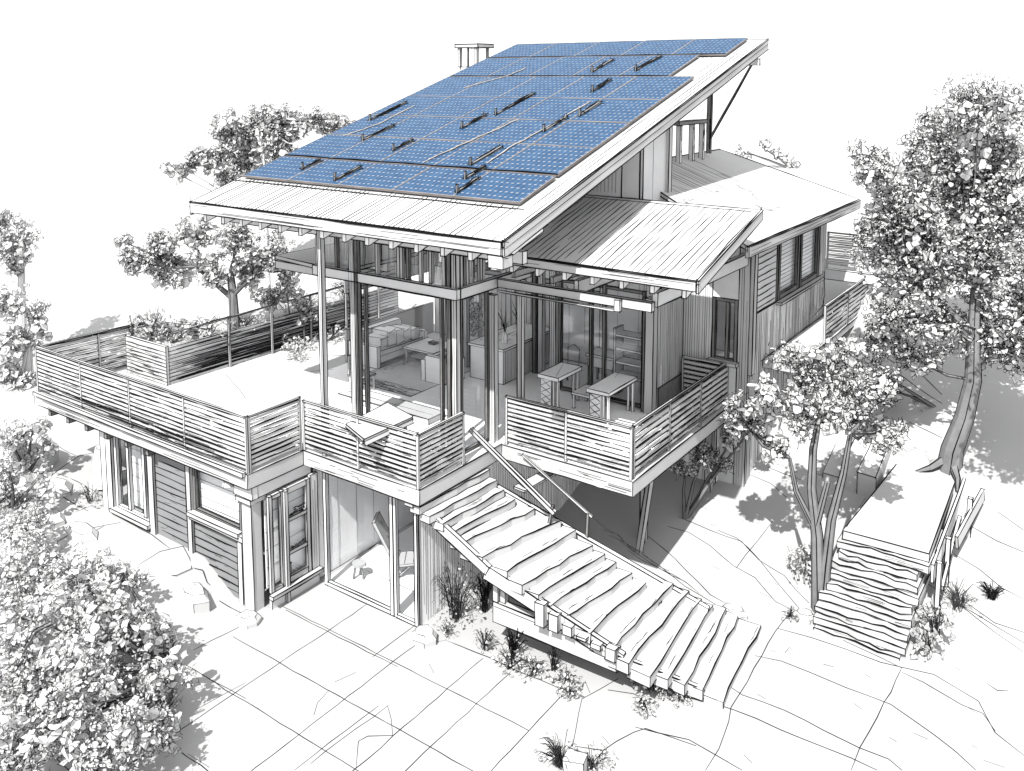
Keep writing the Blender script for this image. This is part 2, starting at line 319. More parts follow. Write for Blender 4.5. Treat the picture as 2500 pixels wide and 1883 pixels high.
m = MB(); m.hexa([(XL+.02,Y0+.05,zr(Y0+.05)-.115),(XR-.02,Y0+.05,zr(Y0+.05)-.115),(XR-.02,Y1-.02,zr(Y1)-.12),(XL+.02,Y1-.02,zr(Y1)-.12),(XL+.02,Y0+.05,zr(Y0+.05)-.104),(XR-.02,Y0+.05,zr(Y0+.05)-.104),(XR-.02,Y1-.02,zr(Y1)-.108),(XL+.02,Y1-.02,zr(Y1)-.108)],'inside',0)
m.build('bright_soffit', main_roof)  # thin pale sheet added under the roof to brighten the shade there
for nm, xx in (('verge_board', XR), ('verge_board', XL)):
    m = MB(); a, b = Y0+.02, Y1
    x0, x1 = (xx, xx+.04) if xx > 0 else (xx-.04, xx)
    m.hexa([(x0,a,zr(a)-.30),(x1,a,zr(a)-.30),(x1,b,zr(b)-.28),(x0,b,zr(b)-.28),(x0,a,zr(a)-.01),(x1,a,zr(a)-.01),(x1,b,zr(b)-.01),(x0,b,zr(b)-.01)], 'white', .012, over=.1)
    xx2 = x1+.004
    m.ln((xx2,a,zr(a)-.14),(xx2,b,zr(b)-.12), .007, .006, 0, 'soft')
    m.build(nm, main_roof)
m = MB(); m.box(XL, XR, Y1, Y1+.04, zr(Y1)-.3, zr(Y1), 'white', .012); m.build('rear_board', main_roof)
for i in range(14):
    x = -5.95+i*.64
    m = MB(); a, b = -.45, 8.3
    if x > .65: b = 5.4
    if i == 13: b = .9
    m.hexa([(x-.05,a,zr(a)-.50),(x+.05,a,zr(a)-.50),(x+.05,b,zr(b)-.50),(x-.05,b,zr(b)-.50),(x-.05,a,zr(a)-.12),(x+.05,a,zr(a)-.12),(x+.05,b,zr(b)-.12),(x-.05,b,zr(b)-.12)], 'inside', .012)
    m.build('rafter', main_roof)
m = MB(); m.box(-6.1, 2.5, .1, .25, zr(.1)-.74, zr(.1)-.51, 'grey', .012); m.build('eaves_beam', main_roof)
# rear end props of the roof
m = MB(); m.box(.92, 1.04, 12.0, 12.1, 9.0, zr(12)-.12, 'dark', .012); m.hatch((.9,11.99,9.1),(0,0,2.8),(.15,0,0),8,.012,'ink'); m.build('prop_post', main_roof)
m = MB(); m.beam((1.0,12.05,9.4),(2.45,12.05,zr(12.05)-.2), .05, .05, 'dark', .012); m.build('prop_brace', main_roof)
m = MB(); m.beam((.98,12.05,11.3),(.98,10.0,11.3), .06, .12, 'dark', .012); m.beam((.98,12.05,10.9),(.98,9.6,10.9), .05, .05, 'dark', .012); m.build('prop_rail', main_roof)
m = MB(); m.box(2.3,2.62,11.55,11.62,zr(11.6)-.52,zr(11.6)-.34,'grey',.012); m.build('roof_bracket', main_roof)
# small roof
m = MB(); slab(m, .45, 4.95, 2.2, 5.5, zs, .07)
x = .55
while x < 4.9:
    m.ln((x, 2.22, zs(2.22)+.003), (x+R.uniform(-.01,.01), 5.4, zs(5.4)+.003), .009, .012, .02, 'soft', seg=.4); x += .145
m.ln((.5,5.36,zs(5.36)+.01),(4.9,5.36,zs(5.36)+.01), .009, .012, 0, 'soft', seg=.15)
small_roof = part(m, 'small_roof')
m = MB(); m.box(.45, 4.95, 2.16, 2.21, zs(2.2)-.20, zs(2.2)-.02, 'white', .012); m.hatch((.5,2.155,zs(2.2)-.2),(4.4,0,0),(0,0,.15),8,.006); m.build('fascia_board', small_roof)
m = MB(); a, b = 2.2, 5.5
m.hexa([(4.95,a,zs(a)-.24),(4.99,a,zs(a)-.24),(4.99,b,zs(b)-.2),(4.95,b,zs(b)-.2),(4.95,a,zs(a)),(4.99,a,zs(a)),(4.99,b,zs(b)),(4.95,b,zs(b))], 'white', .011); m.build('verge_board', small_roof)
for i in range(7):
    x = .7+i*.66
    m = MB(); a, b = 2.3, 5.45
    m.hexa([(x-.045,a,zs(a)-.42),(x+.045,a,zs(a)-.42),(x+.045,b,zs(b)-.42),(x-.045,b,zs(b)-.42),(x-.045,a,zs(a)-.08),(x+.045,a,zs(a)-.08),(x+.045,b,zs(b)-.08),(x-.045,b,zs(b)-.08)], 'inside', .012)
    m.build('rafter', small_roof)
# low annex roof on the left
m = MB(); m.hexa([(-5.9,1.5,6.75),(-3.3,1.2,6.75),(-3.3,4.2,6.75),(-5.9,4.2,6.75),(-5.9,1.5,6.84),(-3.3,1.2,6.84),(-3.3,4.2,6.84),(-5.9,4.2,6.84)], 'sheet', .012)
annex = part(m, 'annex_roof')
for y in (1.9, 2.9, 3.9):
    m = MB(); m.box(-5.8, -3.4, y-.05, y+.05, 6.5, 6.74, 'white', .011); m.build('rafter', annex)
m = MB(); m.box(-5.8, -3.9, 1.40, 1.48, 6.55, 6.74, 'white', .011); m.build('fascia_board', annex)
# wing roof: low pitched, ridge at x .7
def zw(x): return 9.0-(x-.7)*1.43/3.9
m = MB(); rr = .014
A = (.7,7.0,9.0); B_ = (4.6,5.7,zw(4.6)); C_ = (4.6,15.0,zw(4.6)); D_ = (.7,13.6,9.0)
dn = lambda p, t=.1: (p[0], p[1], p[2]-t)
m.hexa([dn(A),dn(B_),dn(C_),dn(D_),A,B_,C_,D_], 'sheet', .013, over=.05)
E_ = (-3.0,7.0,8.0); F_ = (-3.0,13.6,8.0)
m.hexa([dn(E_),dn(A),dn(D_),dn(F_),E_,A,D_,F_], 'sheet', 0)
for k in range(26):
    y = 6.8+k*.17; x1 = 2.6+R.uniform(-.5,.3)
    m.ln((.8+R.random()*.3,y,zw(.95)+.06*0+.004),(x1,y+.02,zw(x1)+.004), .005, .008, 0, 'faint')
for k in range(14):
    x0 = R.uniform(2.2,4.2); y0 = R.uniform(6.5,12.5); x1 = x0+R.uniform(-.5,.4); y1 = y0+R.uniform(-.6,.6)
    xm = (x0+x1)/2+R.uniform(-.2,.2); ym = (y0+y1)/2+R.uniform(-.2,.2)
    m.poly([(x0,y0,zw(x0)+.004),(xm,ym,zw(xm)+.004),(x1,y1,zw(x1)+.004)], .007, 'soft')
m.ln(A,D_,.02,.01); m.ln(D_,C_,.02,.01)
wing_roof = part(m, 'wing_roof')
m = MB(); m.box(4.56, 4.64, 5.7, 15.0, zw(4.6)-.26, zw(4.6)-.02, 'white', .011)
for k in range(3): m.ln((4.645,5.8,zw(4.6)-.08*k-.04),(4.645,15,zw(4.6)-.08*k-.04), .006, .012, 0, 'soft')
m.build('fascia_board', wing_roof)
for i in range(9):
    y = 6.3+i*1.0
    m = MB(); m.hexa([(3.9,y,zw(3.9)-.32),(4.5,y,zw(4.5)-.28),(4.5,y+.12,zw(4.5)-.28),(3.9,y+.12,zw(3.9)-.32),(3.9,y,zw(3.9)-.11),(4.5,y,zw(4.5)-.11),(4.5,y+.12,zw(4.5)-.11),(3.9,y+.12,zw(3.9)-.11)], 'grey', .012)
    m.build('rafter', wing_roof)
# roof columns by the ridge
for y, t in ((9.9,.9),(10.75,.95),(11.45,1.0)):
    m = MB('ink'); m.box(.95,1.07,y-.06,y+.06,zw(1)-.02,9.0+t,'grey',.013)
    m.hatch((1.075,y-.05,9.0),(0,0,t),(0,.1,0),6,.010,'ink'); m.build('ridge_post', wing_roof)
m = MB(); m.box(.93,1.1,9.7,11.6,9.92,10.02,'dark',.013); m.build('ridge_cap', wing_roof)

# decks
ZT, ZB = 3.15, 2.83
deck = MB(); deck.prism([(-11.5,-1.82),(-3.0,-1.82),(-3.0,-.32),(.33,-.32),(.33,2.45),(3.58,2.45),(3.58,9.0),(-9.0,9.0),(-9.0,9.5),(-11.4,9.5)], ZB, ZT, 'white', .013)
for (x0,y0,x1,y1) in ((-11.4,-1.83,-3.05,-1.83),(-2.95,-.33,.3,-.33),(.4,2.44,3.55,2.44)):
    deck.hatch((x0,y0,ZB+.05),(x1-x0,0,0),(0,0,.2),10,.006)  # hatching draws a shaded tone onto the deck edges
for pl in ([(-8.6,1.9),(-7.2,1.3),(-5.4,.4),(-4.2,.35)],[(-7.6,4.6),(-6.9,5.2),(-6.4,5.6)],[(-5.4,3.0),(-4.4,3.1)],[(-3.6,.9),(-2.9,.95)],[(-6.9,3.4),(-6.5,3.9)],[(1.0,3.1),(3.2,3.2)],[(-2.6,.5),(-.2,.6)],[(-2.6,1.0),(-.1,1.02)],[(-4.4,1.8),(-3.9,.8)]):
    deck.poly([(x,y,ZT+.004) for x,y in pl], .008, 'soft')
terrace = part(deck, 'terrace_deck')
m = MB(); m.box(-11.4,-3.05,-1.90,-1.825,ZT-.04,ZT+.05,'white',.010); m.build('edge_trim', terrace)
for i in range(6):
    x = -10.9+i*.85
    m = MB(); m.box(x-.06,x+.06,-1.75,.3,ZB-.2,ZB-.01,'dark',.012); m.build('joist', terrace)
for (x0,x1,y0,y1) in ((-3.6,-3.02,-1.7,-1.55),(-3.16,-3.03,-1.54,-.1)):
    m = MB(); m.box(x0,x1,y0,y1,2.55,ZB-.01,'grey',.011); m.build('edge_beam', terrace)
# lower storey walls
def wall(name, x0,x1,y0,y1,z0,z1,mat='grey',lines=0,axis='x',side=None,r=.011,lm='soft',parent=None):
    m = MB(); m.box(x0,x1,y0,y1,z0,z1,mat,r)
    if lines:
        L = (x1-x0) if axis == 'x' else (y1-y0); n = int(L/lines)
        for i in range(1, n):
            t = i/n+R.uniform(-.2,.2)/n
            a = z0+(z1-z0)*max(0,R.uniform(-.2,.3)); b = z1-(z1-z0)*max(0,R.uniform(-.25,.3))
            rr = R.choice((.004,.004,.006))
            if axis == 'x': m.ln((x0+L*t, side, a), (x0+L*t, side, b), rr, .003, 0, lm)
            else: m.ln((side, y0+L*t, a), (side, y0+L*t, b), rr, .003, 0, lm)
    return part(m, name, parent)
wall('side_wall', -.12,.0,.02,7.5,-.1,ZB-.01,'inside',.07,'y',.004,lm='faint')  # outer wall coloured pale to lift the shade beside the stairs
wall('under_wall', .0,3.3,7.5,7.62,0,ZB-.01,'inside',.12,'x',7.495,lm='faint')  # coloured pale to lighten the shaded void under the deck
wall('corner_pier', -3.48,-3.16,-1.62,-1.36,-.2,2.54,'white')
m = MB(); m.box(-3.56,-3.08,-1.70,-1.28,2.42,2.52,'white',.011); part(m,'pier_cap')
# left siding wall y -1.5
def siding(name, x0,x1,z0,z1,y,pitch=.17):
    m = MB(); m.box(x0,x1,y,y+.1,z0,z1,'siding',.013)
    z = z0+pitch*.6
    while z < z1-.04:
        m.ln((x0,y-.003,z+R.uniform(-.01,.01)),(x1,y-.003,z+R.uniform(-.02,.02)),.010,.012,0,'ink',.5); z += pitch
    m.hatch((x0+.1,y-.004,z0),((x1-x0)*.8,0,0),(0,0,z1-z0),16,.005,'soft')  # strokes add drawn shading to the boards
    return part(m, name)
siding('siding_panel', -6.75,-5.50,.3,ZB-.02,-1.5)
siding('siding_panel', -5.33,-3.73,-.3,1.56,-1.5)
m = MB(); m.box(-5.5,-5.34,-1.56,-1.4,.1,ZB-.01,'white',.012); part(m,'wall_post')
m = MB(); m.box(-8.95,-8.5,-1.56,-1.3,.3,ZB-.01,'grey',.014); m.ln((-8.72,-1.565,.4),(-8.72,-1.565,2.8),.010); part(m,'wall_post')
m = MB(); m.box(-6.98,-6.76,-1.56,-1.35,.3,ZB-.01,'white',.014); part(m,'wall_post')
m = MB(); m.box(-3.72,-3.58,-1.58,-1.42,-.2,1.5,'grey',.012); part(m,'wall_post')
def window(x0,x1,y0,y1,z0,z1,axis,bars=(),t=.09,fm='white',r=.012,parent=None,sill=False,d=.08,hb=()):
    # a framed pane in the plane axis='y' (facing -y, at y0) or axis='x' (facing +x, at x0)
    m = MB()
    def bx(a0,a1,c0,c1,e=0):
        if axis == 'y': m.box(a0,a1,y0-d/2-e,y0+d/2+e,c0,c1,fm,r)
        else: m.box(x0-d/2-e,x0+d/2+e,a0,a1,c0,c1,fm,r)
    A0, A1 = (x0,x1) if axis == 'y' else (y0,y1)
    bx(A0,A0+t,z0,z1); bx(A1-t,A1,z0,z1); bx(A0+t,A1-t,z1-t,z1); bx(A0+t,A1-t,z0,z0+t)
    for b in bars: bx(b-t/2,b+t/2,z0+t,z1-t,.002)
    for b in hb: bx(A0+t,A1-t,b-t/3,b+t/3,-.004)
    w = m.build('window', parent or house)
    m = MB()
    if axis == 'y': m.box(A0+t,A1-t,y0-.006,y0+.006,z0+t,z1-t,'glass',0)
    else: m.box(x0-.006,x0+.006,A0+t,A1-t,z0+t,z1-t,'glass',0)
    m.build('pane', w)
    if sill:
        m = MB()
        if axis == 'y': m.box(A0-.05,A1+.05,y0-.2,y0-d/2-.003,z0-.06,z0+.03,'white',.011)
        else: m.box(x0+d/2+.003,x0+.2,A0-.05,A1+.05,z0-.06,z0+.03,'white',.011)
        m.build('sill', w)
    return w
window(-8.48,-7.0,-1.45,0,.75,ZB-.05,'y',(-7.9,-7.25),.10,'grey',sill=True)
wall('sill_wall', -8.48,-7.0,-1.5,-1.38,.3,.74,'grey')
window(-5.33,-3.66,-1.45,0,1.58,2.7,'y',(),.07,'dark',sill=True)
m = MB(); m.box(-5.34,-3.5,-1.62,-1.5,1.44,1.56,'white',.011); part(m,'ledge')
# door wall (x -2.95, facing +x)
window(-2.98,0,-1.34,-.95,.35,2.5,'x',(),.08,'white')
dr = MB()
for a0,a1,c0,c1 in ((-.93,-.83,.35,2.5),(-.32,-.22,.35,2.5),(-.83,-.32,2.38,2.5),(-.83,-.32,.35,.5),(-.83,-.32,1.0,1.08),(-.83,-.32,1.75,1.83)): dr.box(-3.02,-2.94,a0,a1,c0,c1,'white',.012)
dr.hatch((-2.935,-.8,1.86),(0,.45,0),(0,0,.16),26,.010,'ink'); dr.hatch((-2.935,-.8,1.1),(0,.45,0),(0,0,.1),16,.010,'ink')
door = part(dr, 'door')
m = MB(); m.box(-2.99,-2.97,-.83,-.32,.5,2.38,'glass',0); m.build('pane', door)
m = MB(); m.beam((-2.9,-.86,.6),(-2.9,-.86,.85),.03,.04,'dark',.010); m.build('handle', door)
wall('side_panel', -3.02,-2.94,-.2,.0,.3,2.55,'grey',.06,'y',-2.936)
wall('base_wall', -3.02,-2.94,-1.34,-.0,-.05,.3,'grey')
m = MB(); m.box(-2.93,-2.80,-1.42,.0,.28,.36,'white',.012); part(m,'ledge')
m = MB(); m.box(-2.93,-2.86,-.98,-.90,0,2.5,'white',.011); part(m,'wall_post')
# glazed corner of the lower room
window(-2.72,-.66,-.0,0,.02,ZB-.02,'y',(),.09,'grey',.012)
window(-.64,.0,-.0,0,.02,ZB-.02,'y',(),.07,'grey',.012)
wall('back_wall', -2.9,-.15,5.0,5.1,0,ZB-.01,'inside',.5,'x',4.995)
wall('inner_wall', -3.14,-3.03,0.05,5.0,0,ZB-.01,'inside',.6,'y',-3.02)
# upper storey: posts
def post(x,y,w,z0,z1,mat='white',r=.012,name='post',lines=1,d=None):
    d = d or w
    m = MB(); m.box(x-w/2,x+w/2,y-d/2,y+d/2,z0,z1,mat,r)
    for k in range(lines): m.ln((x-w/2+w*(k+1)/(lines+1),y-d/2-.004,z0),(x-w/2+w*(k+1)/(lines+1),y-d/2-.004,z1),.006,.004,0,'soft')
    return part(m,name)
post(-2.42,-.2,.11,ZT,zr(-.2)-.4)
post(.72,2.62,.11,ZT,6.55)
post(.10,2.47,.14,ZT,6.5,'white')
post(-.06,2.50,.10,ZT,6.5,'dark',lines=0)
post(-.02,1.30,.13,ZT,zr(1.3)-.12,'white',.013)
post(-.20,1.33,.10,ZT,zr(1.3)-.12,'dark',.013)
post(-2.78,1.2,.10,ZT,zr(1.2)-.12,'dark',.013)
post(-2.93,1.25,.16,ZT,zr(1.2)-.12,'grey',.013,lines=3)
post(-5.9,4.3,.14,ZT,zr(4.3)-.12,'grey')
post(2.17,6.02,.22,ZT,6.0,'white',.013,lines=0)
post(2.0,6.0,.07,ZT,6.0,'dark',.012,lines=0)
post(-1.55,6.9,.14,ZT,7.0,'grey',.012); post(-1.75,6.9,.12,ZT,7.0,'dark',.012,lines=0)
post(-1.1,6.85,.20,ZT,7.0,'grey',.012,lines=2)
post(.85,6.1,.08,ZT,6.3,'dark',.011,lines=0)
post(-3.6,6.2,.12,ZT,7.6,'grey',.012); post(-4.9,7.0,.12,ZT,7.8,'grey',.012)
# beams at 6.5 - 6.86
def bm(name, p, q, w=.12, h=.22, mat='grey', r=.013):
    m = MB(); m.beam(p, q, w, h, mat, r); return part(m, name)
bm('beam', (-4.2,1.22,6.75),(.12,1.22,6.75))
bm('beam', (.06,1.3,6.75),(.06,3.9,6.75))
bm('beam', (.2,2.55,6.77),(3.9,2.55,6.77),.12,.18,'white')
bm('beam', (3.9,2.64,6.9),(3.9,7.5,6.9),.12,.28,'grey')
bm('beam', (2.1,2.64,6.9),(2.1,6.0,6.9),.1,.28,'grey')
m = MB(); m.beam((.25,2.42,6.62),(3.25,2.42,6.62),.05,.04,'white',.009); part(m,'awning_rail')
m = MB(); m.box(3.14,3.26,2.38,2.46,6.62,6.84,'white',.010); part(m,'beam_end')
# clerestory
def clere(x0,x1,y,axis):
    m = MB(); L = x1-x0
    top = lambda a: zr(y if axis == 'y' else a)-.45
    n = int(L/.09)
    if axis == 'y': m.box(x0,x1,y+.05,y+.07,6.88,zr(y)-.2,'glass',0)
    else: m.box(y-.07,y-.05,x0,x1,6.88,zr(x0)-.2,'glass',0)
    part(m, 'clerestory_pane')
    for i in range(n+1):
        a = x0+L*i/n
        if i % 7 == 0 or R.random() < .08:
            mm = MB()
            if axis == 'y': mm.box(a-.04,a+.04,y-.03,y+.04,6.86,zr(y)-.14,'white' if R.random() < .5 else 'dark',.011)
            else: mm.box(y-.04,y+.03,a-.04,a+.04,6.86,zr(a)-.14,'white',.011)
            part(mm, 'mullion')
    m = MB()
    for i in range(n*2):
        a = x0+L*R.random(); c0 = 6.9+R.random()*.3; c1 = 8.2+R.random()*.3
        P = ((a,y+.12,c0),(a,y+.12,c1)) if axis == 'y' else ((y-.12,a,c0),(y-.12,a,c1))
        m.ln(P[0],P[1],R.choice((.006,.008,.014)),.01,0,R.choice(('ink','soft','grey','dark')))
    part(m, 'clerestory_blind')
clere(-4.2,-.25,1.33,'y'); clere(1.45,2.5,.0,'x')
# walls above the small roof
m = MB(); m.box(.5,1.55,5.58,5.66,7.0,zr(5.6)-.14,'grey',.012)
x = .6
while x < 1.5: m.ln((x,5.575,zs(5.5)+.1),(x,5.575,zr(5.58)-.3),.006,.004,0,'soft'); x += .1
part(m,'upper_front_wall')
m = MB(); m.box(1.56,2.02,5.58,5.66,7.0,zr(5.6)-.14,'grey',.012); part(m,'upper_front_wall')
m = MB(); a1, a2 = 5.6, 6.9
m.hexa([(2.02,a1,7.0),(2.1,a1,7.0),(2.1,a2,7.0),(2.02,a2,7.0),(2.02,a1,zr(a1)-.15),(2.1,a1,zr(a1)-.15),(2.1,a2,zr(a2)-.15),(2.02,a2,zr(a2)-.15)],'grey',.012)
m.ln((2.103,6.1,8.2),(2.103,6.1,zr(6.1)-.2),.005,.004,0,'soft'); part(m,'upper_side_wall')
m = MB(); a1, a2 = 3.4, 5.58
m.hexa([(.40,a1,7.6),(.48,a1,7.6),(.48,a2,7.6),(.40,a2,7.6),(.40,a1,zr(a1)-.15),(.48,a1,zr(a1)-.15),(.48,a2,zr(a2)-.15),(.40,a2,zr(a2)-.15)],'grey',.012); part(m,'upper_side_wall')
m = MB(); m.box(2.02,2.18,6.78,6.95,8.0,zr(6.8)-.12,'white',.012); part(m,'corner_board')
wall('rear_wall', .7,2.0,6.9,7.0,7.0,zr(6.9)-.15)
wall('rear_wall', -6.6,.7,8.4,8.5,ZT,5.3,'inside',.45,'x',8.395)
wall('rear_wall', -2.0,.7,8.4,8.5,5.3,zr(8.4)-.15,'inside',.45,'x',8.395)
window(-6.6,-2.0,8.45,0,5.3,7.6,'y',(-5.6,-4.8,-4.0,-3.3,-2.6),.12,'grey')
window(-6.6,-2.0,8.45,0,7.6,10.2,'y',(-5.4,-4.2,-3.1),.12,'grey')
wall('rear_wall', .6,.7,7.0,8.4,7.0,zr(7)-.15)
window(.75,1.25,5.54,0,9.25,9.75,'y',(),.06,'dark')
# left wall of the living room
m = MB(); m.box(-6.75,-6.67,4.6,8.4,5.15,7.6,'grey',.011)
z = 5.25
while z < 7.5: m.ln((-6.66,4.7,z),(-6.66,6.6,z+R.uniform(-.02,.02)),.011,.012,.05,'ink',.4); z += .12
m.hatch((-6.66,4.7,5.2),(0,1.8,0),(0,0,2.0),40,.007,'soft'); part(m,'left_wall')
wall('left_wall', -6.75,-6.67,4.6,8.4,ZT,4.1,'white')
# rear room walls and the cladding beside the glass (x 2.25)
wall('cladding_wall', 2.17,2.28,6.14,7.6,ZT,6.9,'grey',.06,'y',2.285)
wall('plinth_panel', 2.285,2.31,6.2,7.55,ZT,3.75,'dark')
wall('room_wall', -.3,2.17,7.9,8.0,ZT,7.0,'inside',.5,'x',7.895)
wall('front_cladding', 2.28,3.05,7.6,7.7,1.0,zw(3)-.15,'grey',.06,'x',7.595)
wall('front_cladding', 3.72,4.0,7.6,7.7,1.0,zw(4)-.15,'white',.06,'x',7.595)
wall('front_cladding', 3.05,3.72,7.6,7.7,1.0,4.25,'grey')
wall('front_cladding', 3.05,3.72,7.6,7.7,5.85,zw(3.72)-.15,'grey')
window(3.06,3.71,7.63,0,4.26,5.84,'y',(3.45,),.08,'dark',sill=True)
wall('room_wall', 2.4,3.9,9.5,9.6,3.9,7.2,'inside')
wall('wing_wall', 3.9,4.0,7.7,13.8,1.0,5.45,'grey',.075,'y',4.006,.012,lm='faint')
wall('wing_wall', 3.9,4.0,13.2,13.8,5.45,zw(4)-.13,'white',.1,'y',4.004)
wall('wing_end_wall', .8,3.9,13.7,13.8,2.0,7.3,'grey')
m = MB(); m.box(3.92,3.98,7.95,9.5,5.47,zw(4)-.14,'grey',.012); z = 5.55
while z < 7.1: m.ln((3.99,7.98,z),(3.99,9.45,z+.02),.011,.012,0,'ink',.3); z += .16
part(m,'louvre_panel')
post(3.98,7.75,.2,4.0,zw(4)-.14,'white',.013,'corner_post',0)
window(3.97,0,9.6,11.3,5.47,zw(4)-.2,'x',(),.13,'dark')
window(3.97,0,11.4,13.1,5.47,zw(4)-.2,'x',(),.13,'dark')
m = MB(); m.box(4.003,4.16,9.5,13.2,5.38,5.45,'white',.012); part(m,'ledge')
m = MB(); m.poly([(4.1,13.3,5.6),(4.12,13.35,4.9),(4.15,13.0,4.6),(4.1,12.2,4.45)],.035,'white'); m.poly([(4.13,13.3,5.6),(4.16,13.35,4.9),(4.19,13.0,4.6),(4.14,12.2,4.45)],.009); part(m,'downpipe')
# side and rear decks of the wing
m = MB(); m.prism([(4.02,8.6),(4.9,8.6),(4.9,15.6),(4.02,15.6)],3.95,4.15,'white',.012); part(m,'side_deck')
m = MB(); m.box(3.4,6.0,15.0,15.16,5.0,5.32,'grey',.013); m.box(5.98,6.3,14.9,15.3,4.9,5.36,'white',.012); part(m,'rear_deck')
# balcony props
for nm,p,q,w in (('deck_prop',(2.42,5.3,.1),(2.42,5.3,ZB-.02),.14),('deck_prop',(2.50,4.9,.1),(2.95,4.7,ZB-.02),.12),('deck_prop',(3.2,7.3,.9),(3.2,7.3,ZB-.02),.16),('deck_prop',(-8.9,1.8,.8),(-8.9,1.8,ZB-.02),.2)):
    m = MB(); m.beam(p,q,w,w,'white',.012); part(m,nm)
# glass of the upper rooms
window(-2.68,-.4,1.33,0,ZT+.04,6.63,'y',(),.05,'dark',.010)
window(-.02,0,1.42,2.40,ZT+.04,6.63,'x',(),.05,'dark',.010)
window(-.5,1.95,6.15,0,ZT+.04,6.1,'y',(.45,),.07,'dark',.012)
# ceiling joists seen inside
for x in (-1.6,-.6,.4,1.4):
    m = MB(); m.box(x-.04,x+.04,2.8,7.8,6.86,7.0,'white',.011); part(m,'ceiling_joist')

m = MB(); m.prism([(-6.6,-.2),(.25,-.2),(.25,2.55),(3.42,2.55),(3.42,7.5),(2.1,7.5),(2.1,8.3),(-6.6,8.3)],ZT+.001,ZT+.006,'inside',0)  # bright sheet reaching outdoors, added to bounce light into the rooms
for pl in ([(1.0,3.1),(3.2,3.2)],[(-2.6,.5),(-.2,.6)],[(-2.6,1.0),(-.1,1.02)],[(-4.4,1.8),(-3.9,.8)],[(.5,4.2),(3.3,4.25)]): m.poly([(x,y,ZT+.010) for x,y in pl],.008,'soft')
part(m,'bright_floor')
m = MB(); m.box(-2.9,-.15,.06,4.95,.003,.012,'inside',0)
for k in range(4): m.ln((-2.8,.9+k*1.1,.016),(-.2,.9+k*1.1,.016),.007,.01,0,'soft')
part(m,'bright_floor')
def blind_backing(x0,x1,y0,y1,z0,z1,axis,pitch=.11):
    m = MB('soft')
    if axis == 'y': m.box(x0,x1,y0,y0+.02,z0,z1,'inside',0)
    else: m.box(x0-.02,x0,y0,y1,z0,z1,'inside',0)
    z = z0+.05
    while z < z1:
        if axis == 'y': m.ln((x0,y0-.004,z),(x1,y0-.004,z+.02),.006,.008,0,'soft')
        else: m.ln((x0+.004,y0,z),(x0+.004,y1,z+.02),.008,.008,0,'soft')
        z += pitch
    return part(m,'blind_backing')
blind_backing(-5.3,-3.7,-1.32,0,1.62,2.68,'y',.2)  # pale sheet added close behind the pane so the glass looks bright
blind_backing(-8.4,-7.1,-1.22,0,.8,2.75,'y',.35)  # likewise added to brighten the dark window
blind_backing(3.86,0,9.62,11.28,5.5,7.1,'x'); blind_backing(3.86,0,11.42,13.08,5.5,7.1,'x')
blind_backing(-3.14,0,-1.3,-.2,.4,2.5,'x',.4)
# chimney
ch = thing('chimney_stack', (-8.75,13.2,5.0), 'small white chimney cowl on posts behind the top left roof corner', 'chimney')
m = MB(); m.box(-9.1,-8.35,12.9,13.6,H(-8.7,13.2)-.1,11.62,'white',.012); m.build('stack', ch)
for x, y, w_ in ((-9.1,12.9,.10),(-8.72,12.9,.04),(-8.33,12.9,.10),(-8.36,13.6,.08)):
    m = MB(); m.beam((x,y,11.62),(x,y,12.32),w_,w_,'white',.020); m.build('leg', ch)
m = MB(); m.box(-9.25,-8.2,12.8,13.75,12.32,12.44,'white',.026); m.build('cap', ch)

# ---------------------------------------------------------------- solar panels
ang = math.atan(SL); ca = math.cos(ang)
rows = [(.72,1.98,-6.05,2.03,5),(2.06,3.52,-6.05,2.03,5),(3.54,5.05,-6.05,2.03,5),(5.07,6.66,-6.05,2.03,5),(6.68,8.52,-6.05,2.03,5),(8.58,10.50,-6.05,1.30,5),(10.56,12.15,-6.05,2.05,5)]
ordn = ['first','second','third','fourth','fifth']; rown = ['lowest','second lowest','third lowest','middle','third highest','second highest','highest']
for ri, (a, b, x0, x1, n) in enumerate(rows):
    w = (x1-x0)/n-.012; d = (b-a)/ca
    proto = None
    for i in range(n):
        lab = 'blue solar panel, %s from the left in the %s row on the main roof' % (ordn[i], rown[ri])
        loc = (x0+(x1-x0)*i/n, a, zr(a)+.055)
        if proto is None:
            proto = thing('solar_panel', (0,0,0), lab, 'solar panel', 'solar panels in rows on the main roof')
            m = MB(); m.box(.012,w-.012,.012,d-.012,0,.042,'solar',0); m.build('cell_sheet', proto)
            m = MB('edge')
            for bx in ((0,w,0,.012),(0,w,d-.012,d),(0,.012,.012,d-.012),(w-.012,w,.012,d-.012)): m.box(bx[0],bx[1],bx[2],bx[3],-.005,.048,'edge',0)
            if ri in (1,5,6): m.ln((0,0,.05),(w,0,.05),.014,.006,.0,'ink')
            else: m.ln((0,0,.05),(w,0,.05),.004,.006,0,'wire')
            m.ln((w,0,.05),(w,d,.05),.004,.006,0,'wire'); m.ln((0,d,.05),(w,d,.05),.008,.006,0,'edge')
            m.build('rim', proto); o = proto
        else:
            o = proto.copy(); col.objects.link(o); o['label'] = lab
            for c in [c for c in bpy.data.objects if c.parent == proto]:
                k = c.copy(); col.objects.link(k); k.parent = o
        o.location = loc; o.rotation_euler = (ang+R.uniform(-.004,.004), R.uniform(-.003,.003), 0)
